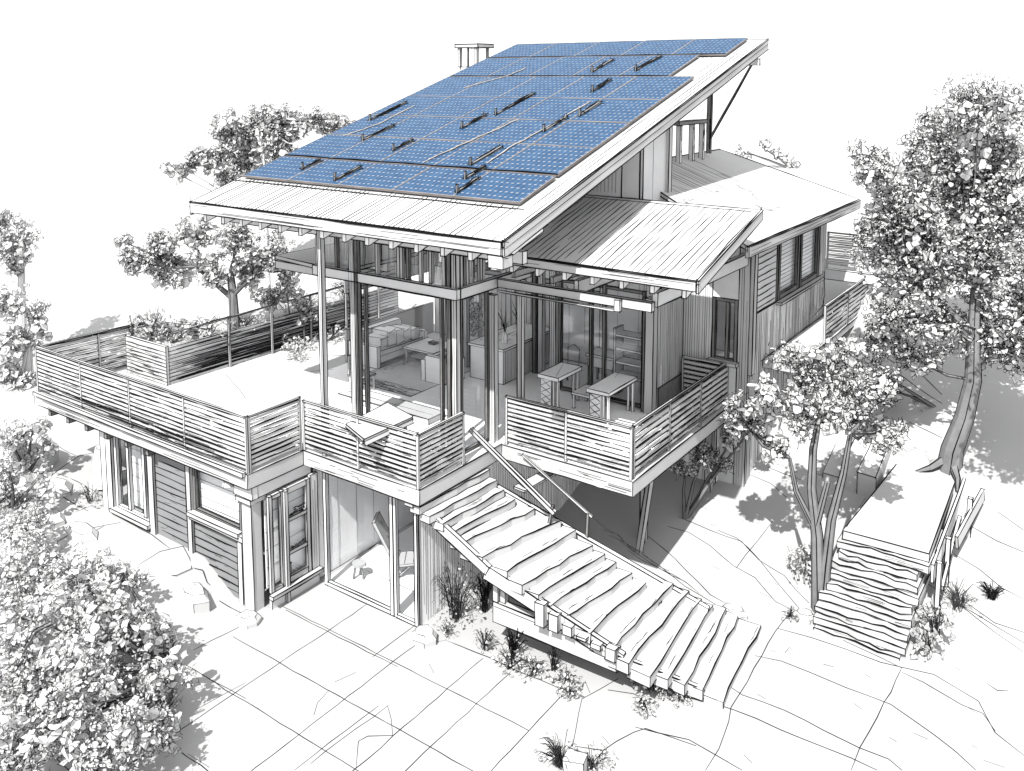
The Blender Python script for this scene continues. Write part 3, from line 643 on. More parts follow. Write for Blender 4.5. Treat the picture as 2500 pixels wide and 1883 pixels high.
# brackets and cables lying on the panels
def onroof(x, y, h=.12): return Vector((x, y, zr(y)+h))
brk = [(-3.1,.9,-2.6,1.6,'left end of the lowest row'),(.4,.85,.5,1.5,'front edge near the right corner'),(-4.6,1.3,-4.3,1.8,'lowest row, left part'),(-4.5,3.2,-3.8,4.2,'left part of the second row'),(-3.0,2.7,-2.7,3.3,'second row, left of its middle'),(-2.2,4.3,-1.9,5.2,'middle of the panel field'),(-1.9,5.3,-1.4,6.9,'upper middle of the panel field'),(.2,4.3,.5,5.2,'right part of the third row'),(.5,5.4,.75,6.3,'right side near the upper rows'),(-.3,2.2,.3,3.2,'second row near the right'),(.1,1.5,.4,2.1,'joint above the lowest row at right'),(-1.2,8.9,-1.1,10.0,'second highest row, middle'),(.1,9.0,.7,10.3,'second highest row, right end'),(-5.6,4.6,-5.4,6.0,'left edge of the roof, middle height'),(-.2,7.2,-.1,8.1,'top right of the large field')]
for x0,y0,x1,y1,wh in brk:
    x1 = x0+(x1-x0)*.15
    m = MB(); m.beam(onroof(x0,y0,.10),onroof(x1,y1,.13),.07,.05,'dark',.012,over=.1)
    for k in range(5): m.ln(onroof(x0+R.uniform(-.07,.07),y0+(y1-y0)*R.uniform(0,.4),.12),onroof(x1+R.uniform(-.06,.06),y0+(y1-y0)*R.uniform(.5,1),.16),.012,.03,0,'ink',.2)
    o = m.build('mounting_rail', thing('panel_bracket', onroof(x0,y0,.1), 'black angled bracket on the blue panels at the '+wh, 'bracket', 'black brackets on the solar panels'))
    m = MB(); m.beam(onroof(x0,y0,.09),onroof(x0,y0,.27),.04,.04,'dark',.008); m.build('post', o.parent)
for pts,wh in (([(.05,2.3),(.0,3.2),(.1,4.2),(.15,5.4),(.2,6.8)],'right of the middle, running up the roof'),([(-1.6,2.1),(-1.4,3.2),(-1.1,4.4),(-1.0,5.2)],'middle of the panels, thin'),([(-5.4,3.4),(-5.0,4.4),(-5.1,6.3)],'left side of the panels'),([(-4.6,7.4),(-3.8,8.6),(-3.7,9.6)],'upper left of the panels')):
    m = MB(); pp = []
    for (u,v),(u2,v2) in zip(pts,pts[1:]):
        for k in range(4): t=k/4; pp.append(onroof(u+(u2-u)*t+R.uniform(-.03,.03), v+(v2-v)*t, .12))
    m.poly(pp,.012,'wire'); m.poly([q+Vector((.02,0,-.008)) for q in pp],.005,'ink')
    m.build('roof_cable', label='pale loose cable over the panels, '+wh, cat='cable', group='pale cables on the roof')

# ---------------------------------------------------------------- railings
def railing(label, pts, z0, h=1.15, n=11, name='deck_railing', pw=.05, hs=14, group='slatted railings of the decks'):
    t = thing(name, (pts[0][0], pts[0][1], z0), label, 'railing', group)
    for si, ((x0,y0),(x1,y1)) in enumerate(zip(pts, pts[1:])):
        L = math.hypot(x1-x0, y1-y0); dx, dy = (x1-x0)/L, (y1-y0)/L
        m = MB(); p = h/n
        for i in range(n-1):
            z = z0+.06+p*(i+.5)
            m.beam((x0,y0,z),(x1,y1,z),.022,p*.50,'white',0)
            zz = z+p*.5
            rr = R.choice((.006,.008,.011,.013))
            # pen line in broken strokes
            a = 0
            while a < L:
                b = min(L, a+R.uniform(.6,2.2))
                m.ln((x0+dx*a,y0+dy*a,zz),(x0+dx*b,y0+dy*b,zz),rr+.004,.008,0,'ink',.35); a = b+R.uniform(0,.09)
        nh = int(hs*L/3)
        for k in range(nh):
            a = R.random()*L*.9; l = min(L-a, R.uniform(.1,.6)); z = z0+.1+R.random()**2*h*.8
            for sd in (.02,-.02): m.ln((x0+dx*a+dy*sd,y0+dy*a-dx*sd,z),(x0+dx*(a+l)+dy*sd,y0+dy*(a+l)-dx*sd,z+R.uniform(-.02,.02)),.005,.005,0,'soft')
        m.hatch((x0-dy*-.03,y0-dx*.03,z0+.05),((x1-x0),(y1-y0),0),(0,0,.35),int(hs*L/11),.006,'ink'); m.build('slat_panel', t)  # pen hatching puts shading tone on the slats
        m = MB(); m.beam((x0,y0,z0+h),(x1,y1,z0+h),.06,.035,'white',.009); m.build('top_rail', t)
        k = max(1, round(L/1.9))
        for i in range(1 if si else 0, k+1):
            px, py = x0+(x1-x0)*i/k, y0+(y1-y0)*i/k
            m = MB(); m.box(px-pw/2,px+pw/2,py-pw/2,py+pw/2,z0,z0+h+.01,'white',.008); m.build('post', t)
    return t
railing('long slatted railing along the front of the left terrace', [(-11.38,-1.76),(-3.06,-1.76)], ZT, 1.2, 12, hs=60)
railing('short slatted railing on the right return of the left terrace', [(-3.06,-1.70),(-3.06,-.34)], ZT, 1.2, 12)
railing('slatted railing before the living room, turning the front corner', [(-3.0,-.27),(.27,-.27),(.27,1.15)], ZT, 1.12, 11, hs=50)
railing('slatted railing closing the far left end of the terrace', [(-11.38,-1.68),(-11.2,1.4),(-9.3,1.9)], ZT, 1.2, 11, hs=90)
railing('slatted railing along the front of the right balcony', [(.42,2.52),(3.5,2.52)], ZT, 1.1, 11, hs=30)
railing('slatted railing along the side of the right balcony', [(3.5,2.6),(3.5,7.6)], ZT, 1.1, 8, hs=40)
railing('short dark-lined railing at the back end of the right balcony', [(2.4,7.4),(3.4,7.4)], ZT, 1.1, 9)
railing('low railing on the side deck beside the windowed wing', [(4.85,11.0),(4.85,15.4)], 4.15, 1.0, 8)
railing('open railing on the rear deck behind the wing', [(3.7,15.1),(5.9,15.1)], 5.36, 1.1, 8, hs=6)
# planter wall with boards on the terrace
pb = thing('planter_box', (-9.1,.44,ZT), 'long boarded planter bed with plants at the back of the left terrace', 'planter')
m = MB(); m.box(-10.95,-9.1,.44,.52,ZT,4.2,'white',.011); z = ZT+.1
while z < 4.15: m.ln((-10.95,.435,z),(-9.1,.435,z+R.uniform(-.01,.01)),.010,.010,0,'ink',.3); z += .1
m.hatch((-10.9,.433,ZT),(1.7,0,0),(0,0,.9),50,.006,'soft'); m.build('front_board', pb)
m = MB(); m.box(-9.18,-9.1,.52,9.4,ZT,4.15,'grey',.011); z = ZT+.1
while z < 4.1: m.ln((-9.095,.5,z),(-9.095,9.4,z+R.uniform(-.01,.01)),.011,.010,0,'ink',.4); z += .1
m.hatch((-9.09,.5,ZT+.05),(0,8.7,0),(0,0,.9),190,.007,'soft'); m.hatch((-9.09,.5,ZT+.05),(0,6,0),(0,0,.4),60,.009,'ink'); m.build('side_board', pb)
m = MB(); m.box(-10.95,-9.19,.53,9.4,3.0,4.0,'earth',0); m.build('soil', pb)
rl = thing('planter_rail', (-9.05,.9,ZT), 'thin open handrail on posts in front of the planter boards', 'railing')
m = MB(); m.beam((-9.05,.6,4.55),(-9.05,9.4,4.65),.04,.03,'white',.008); m.build('top_rail', rl)
for y in (2.4,3.9,5.4,6.9,8.4):
    m = MB(); m.beam((-9.05,y,ZT),(-9.05,y,4.6),.05,.05,'white',.009); m.build('post', rl)
# ---------------------------------------------------------------- big outdoor staircase
st = thing('outdoor_staircase', (3.0,1.5,0), 'wide staircase of rough slab treads descending from the deck corner to the ground', 'staircase')
T = [(2.9,.12,-.30,.25,1.9),(2.78,.30,-.27,.40,1.9),(2.62,.50,-.18,.62,1.9),(2.46,.68,-.05,.85,1.85),(2.30,.86,.06,1.08,1.9),(2.14,1.1,.07,1.5,2.06),(1.99,1.56,.09,2.03,2.2),(1.84,2.09,.15,2.39,2.28),(1.70,2.48,.15,2.8,2.2),(1.55,2.75,.24,3.06,2.27),(1.40,3.0,.3,3.3,2.36),(1.25,3.3,.32,3.62,2.4),(1.10,3.8,.36,3.9,2.5),(.95,4.26,.42,4.24,3.0),(.80,4.6,.42,4.5,3.15),(.66,5.0,.51,4.75,3.25),(.52,5.22,.79,4.92,3.4),(.38,5.42,1.02,5.15,3.67),(.25,5.66,1.22,5.38,3.8),(.12,6.02,1.31,5.80,3.9)]
for i, (z, xl, yl, xr, yr) in enumerate(T):
    if i == 0: pxl, pxr, pyl, pyr = .0, .08, -.3, 1.9
    th = .16 if i < 5 else .2
    bx = min(.10, .1)
    # irregular slab: back edge tucked under the tread above
    n = 7; fr = []; bk = []
    for k in range(n):
        t = k/(n-1)
        jx = R.uniform(-.035,.035); jy = R.uniform(-.02,.02)
        fr.append((xl+(xr-xl)*t+jx, yl+(yr-yl)*t+jy, z+R.uniform(-.012,.012)))
        b0 = (pxl+(pxr-pxl)*t-.07, yl+(pyr-yl)*t*0+ (yr-yl)*t)
        bk.append((min(b0[0], fr[-1][0]-.12), b0[1], z-.003))
    m = MB('ink'); pts = fr+bk+[(a,b,c-th+R.uniform(-.02,.02)) for a,b,c in fr]+[(a,b,c-th) for a,b,c in bk]
    fs = []
    for k in range(n-1):
        fs += [(k,k+1,n+k+1,n+k),(2*n+k,3*n+k,3*n+k+1,2*n+k+1),(k,2*n+k,2*n+k+1,k+1),(n+k,n+k+1,3*n+k+1,3*n+k)]
    fs += [(0,n,3*n,2*n),(n-1,3*n-1,4*n-1,2*n+n-1)]
    m.mesh(pts, [tuple(reversed(f)) for f in fs], 'white')
    m.poly(fr, .012); m.poly(pts[2*n:3*n], .012); m.ln(fr[0], bk[0], .010); m.ln(fr[0], pts[2*n], .012); m.ln(pts[2*n], pts[3*n], .011); m.ln(fr[-1], bk[-1], .010)
    m.ln(fr[-1], pts[3*n-1], .010)
    for k in range(3):
        a = R.uniform(.05,.8); l = R.uniform(.05,.2); u = R.uniform(.2,.9)
        P = Vector(fr[0]).lerp(Vector(fr[-1]), a); Q = Vector(fr[0]).lerp(Vector(fr[-1]), a+l)
        P.x -= .15*u; Q.x -= .15*u; P.z += .004; Q.z += .004; m.ln(P, Q, .006, .01, 0, 'soft', .1)
    m.build('tread', st)
    pxl, pyl, pxr, pyr = xl, yl, xr, yr
# carrying beams
m = MB(); m.beam((1.62,.45,.74),(4.35,.50,.74),.16,.42,'white',.014); m.ln((1.65,.365,.86),(4.3,.41,.86),.007,.01,0,'soft'); m.build('edge_beam', st)
m = MB(); m.beam((.2,.0,2.55),(1.7,.12,1.75),.1,.2,'white',.012); m.build('stringer', st)
m = MB(); m.beam((1.64,.12,1.72),(4.4,.55,.72),.1,.28,'white',.012); m.build('stringer', st)
m = MB(); m.beam((.2,1.8,2.5),(4.9,3.2,.45),.12,.25,'grey',.012); m.build('stringer', st)
m = MB(); m.beam((4.3,.5,.72),(5.6,1.35,.1),.1,.22,'white',.012); m.build('stringer', st)
for x, y, z0, z1 in ((1.66,.45,.95,1.75),(1.80,.50,.95,1.70),(2.9,1.3,-.05,1.3),(4.2,2.4,-.05,.85)):
    m = MB(); m.box(x-.06,x+.06,y-.06,y+.06,z0,z1,'white',.012); m.build('post', st)
for k in range(6):
    x = 2.75+k*.28; z = 1.45-k*.14
    m = MB(); m.box(x,x+.2,.16+.04*k,.3+.04*k,max(.98,z-.45),z,'white',.012); m.build('riser_block', st)
# handrail beams
m = MB(); m.beam((-.15,1.95,3.55),(2.05,1.95,2.25),.07,.10,'white',.012); m.build('handrail', st)
m = MB(); m.beam((.95,2.36,3.10),(2.6,2.55,2.08),.035,.04,'white',.007); m.build('handrail', st)
m = MB(); m.beam((1.22,1.85,2.58),(1.36,3.0,2.62),.30,.05,'white',.012); m.build('cross_plank', st)
for a, b in (((1.9,1.95,1.9),(2.0,1.95,2.4)),((2.5,2.5,1.6),(2.5,2.54,2.14))):
    m = MB(); m.beam(a,b,.05,.05,'dark',.010); m.build('baluster', st)
m = MB('soft')
for k in range(5):
    m.ln((2.6+.2*k,2.6,2.0-.1*k),(3.6+.35*k,3.4,1.0-.1*k),.007,.05,0,'soft',.3)
m.build('loose_cable', st)

# ---------------------------------------------------------------- stepped stone slab on the right
sb = thing('stone_platform', (7.7,7,1), 'raised flat stone platform with a steep flight of stacked slabs at its front', 'stone steps')
m = MB(); m.hexa([(6.9,5.55,1.62),(8.56,5.6,1.62),(8.45,9.6,1.75),(7.15,9.5,1.75),(6.9,5.55,1.80),(8.56,5.6,1.80),(8.45,9.6,1.93),(7.15,9.5,1.93)],'white',.014)
m.ln((6.95,7.2,1.86),(6.93,5.7,1.81),.006,.02,0,'soft'); m.build('top_slab', sb)
for i in range(9):
    z1 = 1.60-i*.18; y0 = 5.50-i*.14+R.uniform(-.05,.05)
    xa = 6.90-.03*i+R.uniform(-.10,.08); xb = 8.50-.01*i+R.uniform(-.10,.10)
    n = 9; fr = [(xa+(xb-xa)*k/(n-1), y0+R.uniform(-.04,.04), z1+R.uniform(-.025,.025)) for k in range(n)]
    dn_ = [(a,b+R.uniform(-.01,.03),z1-.165+R.uniform(-.02,.02)) for a,b,c in fr]; bk = [(a,7.2,z1) for a,b,c in fr]; bd = [(a,7.2,z1-.16) for a,b,c in fr]
    m = MB(); fs = []
    for k in range(n-1): fs += [(k,k+1,2*n+k+1,2*n+k),(n+k,n+k+1,k+1,k)]
    fs += [(0,2*n,3*n,n),(n-1,2*n-1,4*n-1,3*n-1)]
    m.mesh(fr+dn_+bk+bd, fs, 'white'); m.poly(fr,.013); m.poly([(a,b-.006,c+.02) for a,b,c in dn_],.010)
    m.ln(fr[0],dn_[0],.013); m.ln(fr[-1],dn_[-1],.013); m.ln(fr[-1],(fr[-1][0],7.2,z1),.010); m.ln(fr[0],(fr[0][0],6.2,z1),.010)
    m.hatch((xa,y0-.05,z1-.15),(xb-xa,0,0),(0,0,.13),3,.007); m.build('stone_course', sb)
rf = thing('timber_side_fence', (8.8,6.5,.8), 'broken timber guard of posts and planks along the right side of the stone platform', 'fence')
for p,q,w,h,mt,nm in (((8.62,5.7,1.35),(8.62,9.4,1.75),.06,.4,'grey','plank'),((8.78,5.9,1.0),(8.75,8.0,1.6),.06,.1,'white','rail'),((8.85,7.0,1.5),(9.1,8.6,2.0),.06,.30,'white','plank')):
    m = MB(); m.beam(p,q,w,h,mt,.012); m.build(nm, rf)
for x,y,z0,z1 in ((8.72,5.85,.6,1.55),(8.75,6.6,.7,1.75),(8.95,7.9,1.0,2.15)):
    m = MB(); m.beam((x,y,z0),(x,y,z1),.09,.09,'grey',.013); m.build('post', rf)

def rock(label, c, sx, sy, sz, rot=0, group=None, mat='white', n=7, top=.7, sk='soft', r=.009, name='rock', hat=6):
    m = MB(sk); cx, cy, cz = c
    def ring(k, f, z): 
        return [(cx+math.cos(rot+6.2832*i/n)*sx*f*q[i], cy+math.sin(rot+6.2832*i/n)*sy*f*q[i], cz+z+R.uniform(-.03,.03)*sz) for i in range(n)]
    q = [R.uniform(.8,1.15) for _ in range(n)]
    a = ring(0,1.0,-.15); b = ring(1,1.02,sz*.55); c2 = ring(2,top,sz)
    vs = a+b+c2
    fs = [(i,(i+1)%n,n+(i+1)%n,n+i) for i in range(n)]+[(n+i,n+(i+1)%n,2*n+(i+1)%n,2*n+i) for i in range(n)]+[tuple(range(2*n,3*n))]
    m.mesh(vs, fs, mat)
    for i in range(n):
        j = (i+1)%n
        m.ln(c2[i],c2[j],r,.012); 
        if i%2==0: m.ln(b[i],c2[i],r*.8,.012)
        if i%3==0: m.ln(b[i],a[i],r,.012)
        if R.random()<.4: m.ln(b[i],b[j],r*.8,.012)
    if hat: m.hatch((cx-sx*.4,cy-sy*.4,cz+sz+.006),(sx*.8,0,0),(0,sy*.8,0),hat//2,.006)
    return m.build(name, label=label, cat='rock', group=group)
# three rough steps by the young tree
rs = thing('rough_stone_steps', (6.5,9,1.4), 'three rough stone steps between the young tree and the stone platform', 'stone steps')
for i in range(3):
    m = MB(); x0 = 5.66+i*.42; x1 = x0+.43; za = H(x0,8.5)+.10+.14*i; zb = H(x0,9.9)+.06+.14*i
    m.hexa([(x0,8.45-.1*i,za-.7),(x1,8.4-.1*i,za-.7),(x1,9.9,zb-.5),(x0,9.9,zb-.5),(x0,8.45-.1*i,za),(x1,8.4-.1*i,za),(x1+.05,9.9,zb),(x0+.03,9.95,zb)],'white',.013,w=.03)
    m.build('step', rs)

rock('low rounded stone at the foot of the corner pier', (-3.0,-1.9,0), .30,.22,.16)
rock('grey upright boulder under the far left end of the terrace', (-9.6,-1.1,1.0), .30,.3,.9, .3, mat='grey')
rock('flat pale boulder on the mound before the siding', (-5.6,-2.5,.30), .75,.35,.22,.3)
rock('long pale stone at the foot of the siding', (-4.45,-2.2,.12), .45,.3,.26,.1)
rock('grey boulder in the bushes at the left edge', (-12.2,-1.8,1.0), .8,.7,.7,.2, mat='grey')
rock('small stone at the upper end of the stairs foot', (5.15,4.05,.05), .28,.22,.16)
rock('stone heap piece under the deck prop', (3.9,3.3,.02), .25,.22,.3)
rock('second stone of the heap under the deck prop', (4.25,3.55,.02), .3,.2,.22,.8)
rock('rounded stone at the foot of the young tree', (6.45,4.65,.12), .25,.2,.16)
rock('broad pale boulder on the bank below the outer left terrace', (-10.3,-2.1,.75), .55,.4,.35,.5)
rock('low flat rock left of the leftmost window', (-9.4,-2.6,.6), .45,.28,.18,.2)
rock('rounded rock among the undergrowth at the left edge', (-11.4,-2.4,.8), .5,.4,.4,.9)
rock('long rock half buried in the middle of the left bank', (-8.3,-2.5,.5), .6,.3,.2,.1)
rock('pale boulder behind the young tree crown', (5.2,10.6,2.2), .7,.5,.45,.4)
rock('boulder beside the side deck of the wing', (5.4,12.2,3.0), .6,.5,.5,.4)
rock('flat boulder at the foot of the big oak tree', (7.4,9.9,2.0), .6,.4,.25)
rock('small stone beside the glass room corner plant', (.35,-.25,0), .30,.26,.2)
# upturned planter block drawn at the front edge
bx = MB('soft'); bx.hexa([(4.6,-1.75,0),(4.9,-1.65,0),(4.82,-1.4,0),(4.55,-1.5,0),(4.55,-1.72,.35),(4.85,-1.6,.32),(4.80,-1.38,.33),(4.5,-1.48,.36)],'white',.009,w=.02)
bx.build('garden_marker', label='small pale block standing at the bottom edge near the grass clump', cat='stone')

# ---------------------------------------------------------------- furniture
Z = ZT+.012
def legs(t, x0,x1,y0,y1,z0,z1,w=.05,mat='inside'):
    for x in (x0,x1):
        for y in (y0,y1):
            m = MB(); m.box(x-w/2,x+w/2,y-w/2,y+w/2,z0,z1,mat,.010); m.build('leg', t)
rg = MB('soft'); rg.box(-5.5,-3.3,3.5,6.2,Z-.008,Z+.004,'grey',.009)
rg.hatch((-5.5,3.5,Z+.006),(2.2,0,0),(0,.5,0),90,.007); rg.hatch((-5.5,3.5,Z+.006),(.4,0,0),(0,2.5,0),50,.007)
rg.build('rug', label='grey rug with a rough fringed edge on the living room floor', cat='rug')
so = thing('sofa', (-6.1,5.6,Z), 'long sofa with a crumpled throw by the left window of the living room', 'sofa')
m = MB(); m.box(-6.3,-5.55,4.72,6.6,Z+.12,Z+.44,'inside',.013,w=.02); m.ln((-5.54,4.75,Z+.3),(-5.54,6.55,Z+.3),.009,.02); m.build('seat', so)
m = MB(); m.hexa([(-6.6,4.72,Z+.1),(-6.3,4.72,Z+.1),(-6.3,6.6,Z+.1),(-6.6,6.6,Z+.1),(-6.65,4.72,Z+.86),(-6.42,4.72,Z+.86),(-6.42,6.6,Z+.86),(-6.65,6.6,Z+.86)],'inside',.013); m.build('backrest', so)
for y in (4.6,6.6):
    m = MB(); m.box(-6.6,-5.5,y,y+.13,Z,Z+.62,'inside',.013); m.build('armrest', so)
m = MB(); 
for k in range(5): m.box(-6.3+.02*k,-5.7+.03*k,4.95+k*.3,5.25+k*.3,Z+.45+.02*(k%2),Z+.75+.04*((k*3)%4),'inside',.010,w=.04)
m.build('throw', so)
ct = thing('coffee_table', (-4.7,5.9,Z), 'low coffee table with a pale top between sofa and armchair', 'table')
m = MB(); m.box(-5.35,-4.2,5.5,6.6,Z+.40,Z+.45,'inside',.012); m.build('table_top', ct); legs(ct,-5.28,-4.27,5.57,6.53,Z,Z+.4)
m = MB(); m.box(-5.2,-4.35,5.65,6.4,Z+.15,Z+.18,'inside',.010); m.build('shelf', ct)
m = MB(); m.box(-4.9,-4.7,6.1,6.3,Z+.455,Z+.52,'dark',.012); m.build('book', label='small dark book lying on the coffee table', cat='book')
ar = thing('armchair', (-3.4,5.1,Z), 'boxy armchair turned away on the right edge of the rug', 'armchair')
m = MB(); m.box(-3.75,-3.2,4.75,5.35,Z+.1,Z+.40,'inside',.012); m.build('seat', ar)
m = MB(); m.box(-3.75,-3.15,4.62,4.74,Z,Z+.72,'inside',.013); m.build('backrest', ar)
m = MB(); m.box(-3.90,-3.76,4.62,5.4,Z,Z+.58,'inside',.013); m.build('armrest', ar)
m = MB(); m.box(-3.18,-3.04,4.76,5.4,Z,Z+.58,'inside',.013); m.build('armrest', ar)
# kitchen counter
kc = thing('kitchen_counter', (-2.2,6.3,Z), 'long kitchen counter with an open end behind the glazed corner', 'counter')
m = MB(); m.box(-3.0,-1.9,5.6,5.68,Z,Z+.9,'inside',.012); m.build('end_panel', kc)
m = MB(); m.box(-1.98,-1.9,5.69,8.0,Z,Z+.9,'grey',.012); 
for k in range(12): m.ln((-1.895,5.8+k*.17,Z+.05),(-1.895,5.8+k*.17,Z+.85),.005,.01,0,'soft')
m.build('front_panel', kc)
m = MB(); m.box(-3.05,-1.85,5.55,8.05,Z+.9,Z+.96,'inside',.013); m.hatch((-2.9,5.7,Z+.965),(0,2.0,0),(.9,0,0),10,.008); m.build('counter_top', kc)
for i,(x,y) in enumerate(((-2.2,6.1),(-2.4,7.0))):
    v = thing('flower_vase', (x,y,Z+.97), ('vase of twigs on the near end of the kitchen counter','vase of twigs on the far part of the kitchen counter')[i], 'vase')
    m = MB(); m.tube([(x,y,Z+.97),(x,y,Z+1.1),(x,y,Z+1.25)],[.06,.08,.04],'inside',8,4,.009); m.build('vase_body', v)
    m = MB('soft')
    for k in range(14):
        a = R.uniform(0,6.28); l = R.uniform(.3,.7)
        m.poly([(x,y,Z+1.2),(x+math.cos(a)*l*.15,y+math.sin(a)*l*.15,Z+1.2+l*.6),(x+math.cos(a)*l*.4,y+math.sin(a)*l*.4,Z+1.2+l)],.008,'soft')
    m.build('twigs', v)
# indoor plant behind the coffee table
ip = thing('indoor_plant', (-4.3,7.4,Z), 'tall leafy house plant in a pot behind the coffee table', 'plant')
m = MB(); m.tube([(-4.3,7.4,Z),(-4.3,7.4,Z+.4)],[.16,.22],'inside',8,5,.010); m.build('pot', ip)
m = MB('soft')
for k in range(130):
    a = R.uniform(0,6.28); h = R.uniform(.3,1.9); rr = R.uniform(0,.5)
    m.leaf((-4.3+math.cos(a)*rr,7.4+math.sin(a)*rr,Z+.3+h),(R.gauss(0,1),R.gauss(0,1)-.6,R.gauss(0,1)),R.uniform(.07,.15),.014)
m.build('foliage', ip)
# pendant lamps
for i,(x,y) in enumerate(((-2.6,5.4),(-2.3,6.6),(-3.4,6.5))):
    lp = thing('pendant_lamp', (x,y,5.6), 'slim pendant lamp hanging in the living room, %s' % ('nearest the glazed corner','above the middle of the counter','left of the counter')[i], 'lamp')
    m = MB(); m.ln((x,y,5.95),(x,y,7.6),.008,.0,0); m.build('cord', lp)
    m = MB(); m.tube([(x,y,5.35),(x,y,5.95)],[.07,.05],'inside',8,5,.010); m.build('lamp_shade', lp)
# balcony: two lattice legged tables, shelf, cabinet, bench
def lattice_table(label, x0,x1,y0,y1,h):
    t = thing('lattice_table', ((x0+x1)/2,(y0+y1)/2,Z), label, 'table')
    m = MB(); m.box(x0,x1,y0,y1,Z+h-.09,Z+h,'inside',.013); m.ln((x0+.1,y1,Z+h+.004),(x1-.1,y0+.1,Z+h+.004),.006,.03,0,'soft'); m.build('table_top', t)
    m = MB(); m.box(x0+.06,x0+.36,y0+.06,y0+.12,Z,Z+h-.09,'inside',.011)
    for k in range(4):
        z = Z+.06+k*.17
        m.ln((x0+.08,y0+.055,z),(x0+.34,y0+.055,z+.15),.010,.01); m.ln((x0+.34,y0+.055,z),(x0+.08,y0+.055,z+.15),.010,.01)
    m.build('lattice_panel', t); legs(t,x0+.42,x1-.06,y0+.09,y1-.08,Z,Z+h-.09,.05)
lattice_table('near high table with lattice side against the glass at the right of the balcony', 1.25,1.85,4.55,5.95,.85)
lattice_table('pale table with lattice side at the left of the balcony', -.25,.35,4.75,5.85,.85)
bh = thing('low_bench', (.75,5.4,Z), 'low bench standing between the two lattice tables', 'bench')
m = MB(); m.box(.45,1.15,5.2,5.9,Z+.34,Z+.40,'inside',.011); m.build('seat', bh); legs(bh,.5,1.1,5.25,5.85,Z,Z+.34)
m = MB('ink'); m.box(.3,1.0,3.5,4.2,Z-.006,Z+.02,'grey',.009); m.build('floor_mat', label='grey floor mat on the balcony before the tables', cat='mat')
sh = thing('open_shelf', (1.4,6.9,Z), 'open shelf unit with four boards behind the balcony glass', 'shelf')
for z in (.5,.85,1.2,1.55):
    m = MB(); m.box(.9,1.95,6.6,7.0,Z+z,Z+z+.06,'inside',.013); m.build('board', sh)
for x in (.87,1.98):
    m = MB(); m.box(x-.03,x+.03,6.6,7.0,Z,Z+1.75,'grey',.012); m.build('side_panel', sh)
dk = thing('writing_desk', (.1,7.2,Z), 'desk with a curved drawer front at the back of the balcony room', 'desk')
m = MB(); m.box(-.15,.7,6.9,7.5,Z+.78,Z+.84,'inside',.012); m.build('desk_top', dk)
m = MB(); m.box(-.1,.65,6.93,7.4,Z+.5,Z+.77,'inside',.011); m.build('drawer', dk); legs(dk,-.1,.65,6.95,7.45,Z,Z+.5,.04,'grey')
sc = thing('desk_chair', (-.5,6.8,Z), 'small dark chair with a round back beside the desk', 'chair')
m = MB(); m.box(-.72,-.34,6.55,6.9,Z+.42,Z+.46,'dark',.011); m.build('seat', sc)
m = MB(); m.poly([(-.70,6.9,Z+.46),(-.72,6.93,Z+.9),(-.53,6.94,Z+1.0),(-.36,6.93,Z+.9),(-.36,6.9,Z+.46)],.025,'dark'); m.build('backrest', sc); legs(sc,-.70,-.36,6.58,6.88,Z,Z+.42,.03,'dark')
# wall picture / window in the back of the room
pw = MB(); pw.box(1.05,1.85,7.84,7.88,Z+1.9,Z+3.0,'inside',.014)
for k in range(6): pw.ln((1.12+k*.12,7.835,Z+1.95),(1.12+k*.12,7.835,Z+2.9),.012,.01)
pw.build('wall_picture', label='framed picture of dark vertical strokes on the back wall of the balcony room', cat='picture')
cu = thing('wall_tapestry', (-1.0,8.3,5.5), 'large framed drawing of tangled branches on the rear wall beside the dark posts', 'picture')
m = MB(); m.box(-1.9,-.9,8.3,8.34,4.9,6.9,'inside',.012); m.build('frame', cu)
m = MB('soft')
for k in range(22):
    x = R.uniform(-1.85,-1.2); z = R.uniform(4.95,6.6)
    m.poly([(x,8.295,z),(x+R.uniform(0,.3),8.295,z+.1),(x+R.uniform(-.1,.3),8.295,z+.28)],.008,'soft')
m.build('drawing', cu)
# curtains
for i,(x,y) in enumerate(((-2.9,8.2),(-3.8,8.2),(-5.2,8.2))):
    m = MB('soft')
    pts = [(x+.09*k,y+(.05 if k%2 else -.05)) for k in range(6)]
    vs = [(a,b,Z) for a,b in pts]+[(a,b,7.6) for a,b in pts]
    m.mesh(vs,[(k,k+1,7+k,6+k) for k in range(5)],'inside')
    for a,b in pts: m.ln((a,b-.005,Z+.1),(a,b-.005,7.5),R.choice((.006,.010)),.006,0,R.choice(('soft','ink')))
    m.build('curtain', label='pleated floor length curtain on the rear wall, %s' % ('the one nearest the counter','the middle one','the one nearest the left wall')[i], cat='curtain', group='curtains on the rear wall')
# slanted board on the front railing
tb = thing('tilted_table', (-.4,-.6,4.2), 'white tilted board table resting over the front railing', 'table')
m = MB(); m.hexa([(-1.62,-.36,4.02),(-.72,-.75,4.05),(-.30,.22,4.30),(-1.25,.50,4.30),(-1.62,-.36,4.08),(-.72,-.75,4.11),(-.30,.22,4.36),(-1.25,.50,4.36)],'white',.014,w=.012); m.build('board', tb)
m = MB(); m.beam((-.72,-.74,4.02),(-.30,.22,4.27),.06,.09,'white',.012); m.build('edge_rail', tb)
for x,y in ((-1.2,.4),(-.45,.15)):
    m = MB(); m.beam((x,y,ZT),(x,y,4.27),.05,.05,'white',.010); m.build('leg', tb)
sp_ = thing('side_chair', (-4.2,3.0,ZT), 'white slatted garden chair on the terrace behind the left posts', 'chair')
m = MB(); m.box(-4.9,-4.4,2.9,3.4,ZT+.4,ZT+.44,'white',.011); m.build('seat', sp_); legs(sp_,-4.86,-4.44,2.94,3.36,ZT,ZT+.4,.04)
m = MB(); m.box(-4.9,-4.86,2.9,3.4,ZT+.44,ZT+.95,'white',.011)
